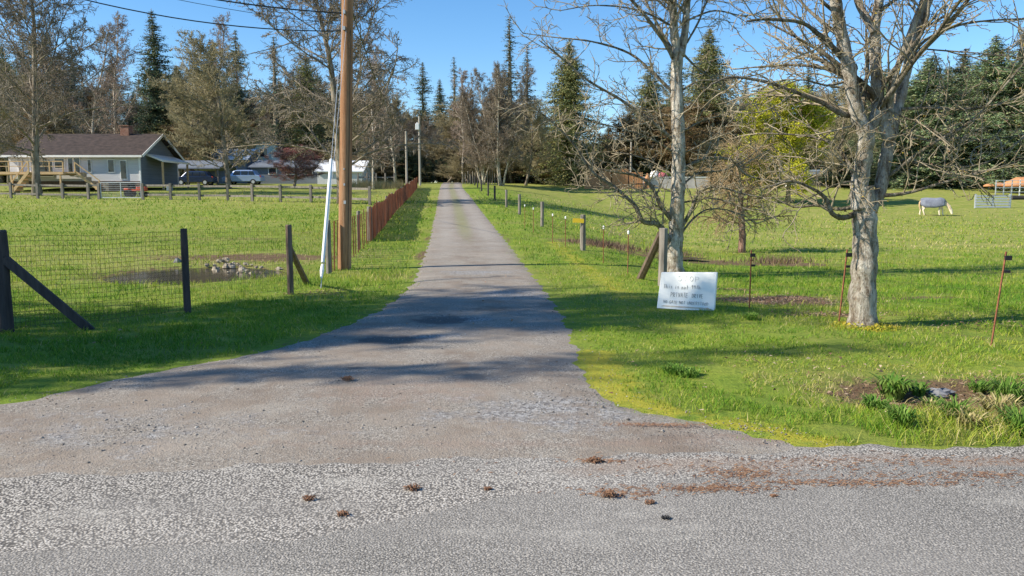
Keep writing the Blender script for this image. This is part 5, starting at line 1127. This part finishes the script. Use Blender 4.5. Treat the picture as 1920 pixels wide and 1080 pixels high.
# carport, barn, garage, shed
def simple_roofed(name, label, cat, pxl, pxr, pyb, pyw, pyr, Ya, Yb_, wallm, roofm, slope='ridge', open_=False, eave=.3):
    xa, xb = W(pxl, 300, Ya)[0], W(pxr, 300, Ya)[0]; gz = float(H((xa + xb) / 2, Ya)) - .2; zw = W(pxl, pyw, Ya)[2]; zr = W(pxl, pyr, (Ya + Yb_) / 2)[2]
    e = thing(name, label, cat, P3((xa + xb) / 2, Ya)); mb = MB()
    if open_:
        for xx in (xa + .1, (xa + xb) / 2, xb - .1):
            for yy in (Ya + .1, Yb_ - .1): m2 = MB(); m2.box((xx, yy, (gz + zw) / 2), (.16, .16, zw - gz)); m2.build('post', M['post'], e)
    else:
        mb.box(((xa + xb) / 2, Ya + .1, (gz + zw) / 2), (xb - xa, .2, zw - gz)); mb.box(((xa + xb) / 2, Yb_ - .1, (gz + zw) / 2), (xb - xa, .2, zw - gz))
        ym = (Ya + Yb_) / 2
        for xx in (xa + .1, xb - .1): mb.prism([(Ya + .2, gz), (Yb_ - .2, gz), (Yb_ - .2, zw), (ym, zr - .1), (Ya + .2, zw)], xx - .1, xx + .1, axis='x')
        mb.build('wall', wallm, e)
    mb = MB(); ym = (Ya + Yb_) / 2
    for ya, yb in ((Ya - eave, ym), (Yb_ + eave, ym)):
        V = []
        for xx in (xa - eave, xb + eave): V += [(xx, ya, zw - .05), (xx, yb, zr), (xx, yb, zr + .14), (xx, ya, zw + .09)]
        mb.add(V, [(0, 1, 2, 3), (7, 6, 5, 4), (0, 4, 5, 1), (1, 5, 6, 2), (2, 6, 7, 3), (3, 7, 4, 0)])
    mb.build('roof', roofm, e); return e, xa, xb, gz, zw
simple_roofed('carport', 'dark roofed open carport sheltering the dark blue car', 'carport', 332, 408, 348, 316, 303, 93.2, 99, M['post_dark'], M['siding_dark'], open_=True)
simple_roofed('shed', 'white metal roofed shed behind the carport', 'shed', 385, 462, 345, 299, 281, 104, 111, M['siding_dark'], M['metalroof'])
g_, xa, xb, gz, zw = simple_roofed('garage', 'low slate blue garage behind the plum tree', 'garage', 470, 605, 345, 314, 302, 100, 108, M['siding_dark'], M['siding_dark'])
for fx in (.3, .55, .8): mb = MB(); mb.box((xa + (xb - xa) * fx, 99.97, gz + 1.8), (1.1, .08, .9)); wo = mb.build('window', M['white'], g_); mb = MB(); mb.box((xa + (xb - xa) * fx, 99.92, gz + 1.8), (.9, .06, .7)); mb.build('pane', M['glass'], wo)
simple_roofed('shed', 'low shed with a wide white metal roof left of the brown pole', 'shed', 594, 678, 343, 322, 303, 97, 104, M['siding'], M['metalroof'])
# gambrel barn, gable end to the viewer
Yg_ = 108.6; xa, xb = W(470, 300, Yg_)[0], W(532, 300, Yg_)[0]; xm = (xa + xb) / 2; gz = float(H(xm, Yg_)) - .2; zt = W(500, 263, Yg_)[2]; z1 = W(500, 272, Yg_)[2]; z2 = W(500, 301, Yg_)[2]; hw = (xb - xa) / 2
bn = thing('barn', 'mint green gambrel roofed barn behind the slate garage', 'barn', P3(xm, Yg_)); mb = MB(); out = [(xm - hw, gz), (xm + hw, gz), (xm + hw, z2), (xm + hw * .62, z1), (xm, zt), (xm - hw * .62, z1), (xm - hw, z2)]
mb.prism(out, Yg_, Yg_ + 9); mb.build('wall', M['mint'], bn)
mb = MB(); rp = [(xm + hw * 1.08, z2 - .2), (xm + hw * .64, z1 + .1), (xm, zt + .12), (xm - hw * .64, z1 + .1), (xm - hw * 1.08, z2 - .2)]
for (ax1, az1), (ax2, az2) in zip(rp[:-1], rp[1:]): mb.add([(ax1, Yg_ - .4, az1), (ax2, Yg_ - .4, az2), (ax2, Yg_ + 9.3, az2), (ax1, Yg_ + 9.3, az1), (ax1, Yg_ - .4, az1 + .2), (ax2, Yg_ - .4, az2 + .2), (ax2, Yg_ + 9.3, az2 + .2), (ax1, Yg_ + 9.3, az1 + .2)], [(0, 3, 2, 1), (4, 5, 6, 7), (0, 1, 5, 4), (1, 2, 6, 5), (2, 3, 7, 6), (3, 0, 4, 7)])
mb.build('roof', M['siding_dark'], bn)
mb = MB(); mb.box((xm - .4, Yg_ - .05, (z1 + z2) / 2), (1.2, .08, 1.3)); mb.box((xm - .4, Yg_ - .1, (z1 + z2) / 2), (1.0, .06, 1.1), mi=1); mb.build('window', [M['white'], M['glass']], bn)
# ride-on mower by the gate
xx, Yc = W(256, 365, 62)[0], 62; b = P3(xx, Yc); e = thing('ride_on_mower', 'orange red ride on mower parked behind the metal gate', 'mower', b)
mb = MB(); mb.box((xx + .45, Yc, b[2] + .62), (.75, .5, .35)); mb.box((xx - .25, Yc, b[2] + .5), (.8, .55, .14)); mb.box((xx - .6, Yc, b[2] + .58), (.4, .9, .2)); mb.build('body', M['redpaint'], e, bevel=.06)
mb = MB(); mb.box((xx - .35, Yc, b[2] + .75), (.4, .45, .1)); mb.box((xx - .55, Yc, b[2] + .98), (.1, .45, .42)); mb.build('seat', M['darkpaint'], e, bevel=.04)
mb = MB(); mb.tube([(xx + .15, Yc, b[2] + .7), (xx + .0, Yc, b[2] + 1.05)], .02, 6); mb.tube([(xx - .02, Yc - .17, b[2] + 1.05), (xx - .02, Yc + .17, b[2] + 1.08)], .02, 6); mb.build('steering_wheel', M['darkpaint'], e)
for wx, r_ in ((-.5, .28), (.6, .2)):
    for yy in (-.38, .38): mb = MB(); mb.tube([(xx + wx, Yc + yy - .1, b[2] + r_), (xx + wx, Yc + yy + .1, b[2] + r_)], r_, 16); mb.build('wheel', M['rubber'], e)
# rail fence behind the left field
def railfence(label, pts, h_=1.2, gate=None):
    e = thing('rail_fence', label, 'fence', P3(*pts[0]))
    for i, (X, Y) in enumerate(pts):
        mb = MB(); mb.box((X, Y, float(H(X, Y)) + h_ / 2 - .05), (.16, .16, h_ + .1), rz=rg.uniform(-.2, .2)); mb.build('post', M['post'], e)
        if i and (gate is None or i not in gate):
            for hz in (.35, 1.02):
                mb = MB(); a3 = np.array(P3(*pts[i - 1], hz + rg.uniform(-.03, .03))); b3_ = np.array(P3(X, Y, hz + rg.uniform(-.03, .03))); mb.bar(a3 + [.0, .1, 0], b3_ + [0, .1, 0], .05, .14); mb.build('rail', M['post'], e)
    return e
def RP(px, Y): return (W(px, 370, Y)[0], Y)
pf = [RP(-130, 60), RP(-80, 60), RP(-30, 60), RP(21, 59.5), RP(71, 59), RP(118, 58.5), RP(166, 58), RP(186, 58), RP(268, 57.5), RP(320, 57), RP(374, 56.5), RP(427, 56), RP(473, 55), RP(526, 54), RP(583, 53), RP(640, 51.5), RP(693, 50)]
railfence('weathered post and rail fence across the back of the left field', pf, gate=(8,))
ga, gb = pf[7], pf[8]; e = thing('field_gate', 'galvanised metal gate in the weathered rail fence', 'gate', P3(*ga)); mb = MB()
za = float(H(*ga)) + .12
for hz in (0, 1.1): mb.bar((ga[0] + .15, ga[1], za + hz), (gb[0] - .12, gb[1], za + hz), .04, .05)
for k in (0, .5, 1): xg = ga[0] + .15 + (gb[0] - ga[0] - .27) * k; mb.box((xg, ga[1] + (gb[1] - ga[1]) * k, za + .55), (.045, .04, 1.12))
mb.build('gate_frame', M['galv'], e); mb = MB()
for hz in np.arange(.12, 1.05, .14): mb.bar((ga[0] + .15, ga[1], za + hz), (gb[0] - .12, gb[1], za + hz), .012, .012)
mb.build('gate_wires', M['galv'], e)
# pale paddock fence and dead stalks behind the brown pole
railfence('pale grey paddock fence right of the wide white roofed shed', [RP(672 + 17 * i, 88) for i in range(5)], 1.5)
n = 1500; x = rng.uniform(W(665, 345, 84)[0], W(757, 345, 84)[0], n); y = rng.uniform(80, 85, n); hz = rng.uniform(.4, 1.1, n); z = H(x, y)
V = np.stack([np.stack([x - .02, y, z], -1), np.stack([x + .02, y, z], -1), np.stack([x + rng.normal(0, .1, n), y, z + hz], -1)], 1).reshape(-1, 3)
me = mesh_np('dead_stalks', V, [(np.arange(n * 3).reshape(-1, 3), 0)], M['leaf'], tint=vary(n, [(.3, .25, .12), (.38, .31, .17), (.2, .2, .08)], rng, 3)); tag(link('dead_stalks', me), 'dry standing stalks in the garden behind the pole', 'dry stalks', kind='stuff')
# dark fence behind the right field, brushy pickets beside the drive end
e = thing('rail_fence', 'dark thin wire and post fence along the far side of the right field', 'fence', P3(*RP(1000, 112)))
prev = None
for px in range(915, 1190, 36):
    X, Y = W(px, 345, 112)[0], 112; post(e, P3(X, Y), 1.25, .09, M['post_dark'], n=6)
    if prev: mb = MB(); [mb.bar(P3(*prev, hz), P3(X, Y, hz), .04, .07) for hz in (.5, 1.1)]; mb.build('rail', M['post_dark'], e)
    prev = (X, Y)
# old split pickets at the drive end
e = thing('picket_row', 'row of old grey split pickets at the right end of the driveway', 'fence', P3(-5.6, 96))
for i in range(16): X = W(868 + i * 4.6, 345, 98)[0]; post(e, P3(X, 98 + (i % 3) * .3), rg.uniform(1.2, 1.9), .07, M['post'], n=5, name='picket')
# cedar panels and low wall behind the right field
cf = thing('board_fence', 'orange cedar board fence panels beyond the right field', 'fence', P3(*RP(1160, 101)))
for (a_, b_, t_) in ((1096, 1126, 325), (1128, 1146, 318), (1148, 1178, 317), (1180, 1205, 323)):
    xa, xb = W(a_, 330, 101)[0], W(b_, 330, 101)[0]; gz = float(H(xa, 101)); zt = W(a_, t_, 101)[2]; mb = MB(); k = int((xb - xa) / .16)
    for i in range(k): mb.box((xa + (i + .5) * (xb - xa) / k, 101 + (i % 2) * .02, (gz + zt) / 2), ((xb - xa) / k - .015, .03, zt - gz + rg.uniform(-.05, .05)))
    mb.build('board_panel', M['cedar'], cf)
lw = thing('low_wall', 'pale block wall with coping beyond the right field', 'wall', P3(*RP(1240, 102))); xa, xb = W(1206, 330, 102)[0], W(1330, 330, 102)[0]; gz = float(H(xa, 102)); zt = W(1240, 333, 102)[2]
mb = MB(); mb.box(((xa + xb) / 2, 102, (gz + zt) / 2 - .1), (xb - xa, .3, zt - gz + .2)); mb.build('blocks', M['concrete'], lw); mb = MB(); mb.box(((xa + xb) / 2, 102, zt + .05), (xb - xa + .1, .4, .1)); mb.build('coping', M['white'], lw)
def heap(name, px, py, Yc, sx, sz, mt, label, cat):
    xx = W(px, py, Yc)[0]; z = W(px, py, Yc)[2]; mb = MB(); V = []; q_ = random.Random(int(px)); n_ = 10
    for i in range(6):
        th_ = math.pi / 2 * i / 5
        for j in range(n_): a = 2 * math.pi * j / n_; k = q_.uniform(.85, 1.12); V.append((xx + sx * k * math.cos(th_) * math.cos(a), Yc + sx * .6 * k * math.cos(th_) * math.sin(a), z + sz * k * math.sin(th_)))
    mb.add(V, [(i * n_ + j, i * n_ + (j + 1) % n_, (i + 1) * n_ + (j + 1) % n_, (i + 1) * n_ + j) for i in range(5) for j in range(n_)] + [tuple(range(n_))[::-1]]); o = mb.build(name, mt, smooth=True); tag(o, label, cat)
heap('covered_pile', 1228, 333, 103.2, .75, .9, M['white'], 'white covered pile behind the pale block wall', 'pile'); heap('covered_pile', 1241, 333, 103.2, .9, .7, M['pink'], 'pinkish red covered pile behind the pale block wall', 'pile')
heap('shrub', 1247, 333, 104, .8, 1.1, M['ground'], 'small round green shrub behind the pale block wall', 'shrub')
mb = MB(); xx = W(1214, 330, 101.6)[0]; g3 = float(H(xx, 101.6)); mb.tube([(xx, 101.6, g3), (xx, 101.6, g3 + .9), (xx, 101.6, g3 + 1.4), (xx, 101.6, g3 + 1.95)], [.45, .38, .3, .08], 10); o = mb.build('covered_parasol', M['cedar']); tag(o, 'orange brown folded patio parasol cover left of the pale wall', 'parasol')
# distant low sheds under the yellow tree
simple_roofed('shed', 'low blue grey shed under the yellow green tree', 'shed', 1462, 1560, 345, 328, 320, 108, 114, M['siding_dark'], M['tarp'])
for (px, r_, mt, lb) in ((1450, .5, 'rock', 'pale boulder beyond the field below the yellow green tree'), (1476, .35, 'white', 'small white bundle below the yellow green tree'), (1508, .4, 'rock', 'tan boulder right of the white bundle across the field')):
    xx = W(px, 340, 103)[0]; stone(0, 0, r_, lb, M[mt], int(px), 1.0, 'stone', None, (xx, 103.0))
# round pen at the far right
e = thing('pen_fence', 'pale pipe rail pen at the right frame edge', 'fence', P3(*RP(1900, 92)))
for i in range(7):
    X = W(1868 + i * 15, 340, 92)[0]; g3 = float(H(X, 92)); mb = MB(); mb.box((X, 92, g3 + .95), (.09, .09, 1.9)); mb.build('post', M['galv'] if i != 3 else M['white'], e)
for hz in (.5, 1.0, 1.45, 1.85): mb = MB(); xa, xb = W(1868, 340, 92)[0], W(1958, 340, 92)[0]; mb.bar(P3(xa, 91.93, hz), P3(xb, 91.93, hz), .05, .06); mb.build('rail', M['galv'], e)
heap('wood_chip_pile', 1918, 350, 95, 2.6, 1.1, M['cedar'], 'orange wood chip heap behind the pipe rail pen', 'pile')
heap('wood_chip_pile', 1868, 350, 96, 1.5, .5, M['cedar'], 'smaller orange chip heap left of the pipe rail pen', 'pile')
# grey gate panel in the right field
e = thing('gate_panel', 'pale grey slatted gate panel standing in the right field', 'gate', P3(*G(1860, 392))); X0, Yq = G(1828, 391); X1 = W(1893, 391, Yq)[0]; gz = float(H((X0 + X1) / 2, Yq)); hp = W(1860, 366, Yq)[2] - gz
for xx in (X0, (X0 + X1) / 2, X1): mb = MB(); mb.box((xx, Yq, gz + hp / 2), (.16, .1, hp + (.25 if xx != (X0 + X1) / 2 else 0))); mb.build('post', M['galv'], e)
for i in range(5): mb = MB(); mb.box(((X0 + X1) / 2, Yq - .06, gz + .12 + i * (hp - .2) / 4), (X1 - X0, .04, .17)); mb.build('slat', M['galv'], e)
# trough / logs
xx, yy = G(1790, 352); mb = MB(); mb.tube([(xx - 2.2, 88, float(H(xx, 88)) + .25), (xx + 2.2, 88.5, float(H(xx, 88)) + .25)], [.28, .22], 9, 0, .08, rg); o = mb.build('fallen_log', M['post_dark']); tag(o, 'dark fallen log on the rise behind the grazing horse', 'log')

# ------------------------------------------------------------------ horse
hx, hy = G(1748, 404.5); hb = P3(hx, hy); e = thing('horse', 'pale horse in a grey blanket grazing in the right field', 'horse', hb, R(-22))
J = [((-.62, 0, 1.18), .27, .30), ((-.2, 0, 1.12), .30, .33), ((.25, 0, 1.13), .28, .32), ((.62, 0, 1.18), .22, .30), ((.92, 0, 1.08), .14, .20), ((1.16, 0, .84), .11, .17), ((1.32, 0, .60), .10, .14), ((1.40, 0, .44), .10, .14), ((1.46, 0, .24), .075, .10), ((1.50, 0, .09), .06, .07)]
V = [j[0] for j in J]; Rr = [(j[1], j[2]) for j in J]; E_ = [(i, i + 1) for i in range(9)]
def leg(root, pts, rad):
    p_ = root
    for q_, r_ in zip(pts, rad): V.append(q_); Rr.append((r_, r_)); E_.append((p_, len(V) - 1)); p_ = len(V) - 1
for sy in (-.17, .17):
    f_ = .12 if sy < 0 else -.18
    leg(0, [(-.70, sy, .92), (-.62 + f_ * .4, sy, .72), (-.82 + f_ * .5, sy, .48), (-.78 + f_, sy, .16), (-.74 + f_, sy, .03)], (.19, .13, .075, .055, .065))
    leg(3, [(.58, sy, .9), (.60 - f_ * .6, sy, .68), (.60 - f_, sy, .42), (.62 - f_, sy, .14), (.66 - f_, sy, .03)], (.15, .10, .07, .052, .062))
me = bpy.data.meshes.new('horse_body'); me.from_pydata(V, E_, []); me.materials.append(M['horseskin']); ho = link('horse_body', me, e)
sk = ho.modifiers.new('skin', 'SKIN'); sk.use_smooth_shade = True
for i, r_ in enumerate(Rr): me.skin_vertices[0].data[i].radius = r_
me.skin_vertices[0].data[0].use_root = True
for m2 in (0,): sb_ = ho.modifiers.new('sub', 'SUBSURF'); sb_.levels = 2; sb_.render_levels = 2
# blanket
mb = MB(); rows_ = []; n_ = 14
for i, (x_, top_, hw_, dn) in enumerate([(-.98, 1.30, .22, .95), (-.9, 1.46, .33, .84), (-.6, 1.52, .37, .68), (-.2, 1.50, .39, .66), (.2, 1.48, .38, .66), (.55, 1.53, .35, .72), (.8, 1.44, .27, .80), (.9, 1.36, .22, .86)]):
    for j in range(n_ + 1):
        a = math.pi * j / n_; s_ = math.cos(a); y_ = -hw_ * math.copysign(abs(s_) ** .55, s_); z_ = top_ - (top_ - dn) * (1 - math.sin(a)) ** 1.25; rows_.append((x_ + .02 * math.sin(j * 2.1 + i), y_ * (1 + .04 * math.sin(j * 3 + i * 2)), z_))
mb.add(rows_, [(i * (n_ + 1) + j, i * (n_ + 1) + j + 1, (i + 1) * (n_ + 1) + j + 1, (i + 1) * (n_ + 1) + j) for i in range(7) for j in range(n_)]); bo = mb.build('blanket', M['blanket'], e, smooth=True, local=True)
so = bo.modifiers.new('thick', 'SOLIDIFY'); so.thickness = .02
mb = MB(); mb.tube([(-.92, 0, 1.32), (-1.02, 0, 1.1), (-1.03, 0, .8), (-.98, 0, .45)], [.05, .075, .07, .02], 8, 0, .1, rg); mb.build('tail', M['horsehair'], e, local=True)
mb = MB()
for i in range(9): t_ = i / 8; x_ = .82 + .46 * t_; z_ = 1.36 - .62 * t_ ** 1.2; mb.tube([(x_, 0, z_ + .08), (x_ + .06, -.08, z_ - .05), (x_ + .03, -.11, z_ - .2)], [.03, .035, .01], 5)
mb.build('mane', M['horsehair'], e, local=True)
for sy in (-.07, .07): mb = MB(); mb.tube([(1.32, sy, .72), (1.30, sy * 1.3, .80), (1.31, sy * 1.4, .86)], [.03, .028, .006], 6); mb.build('ear', M['horseskin'], e, local=True)
print('objects', len(bpy.data.objects))

print('objects', len(bpy.data.objects))
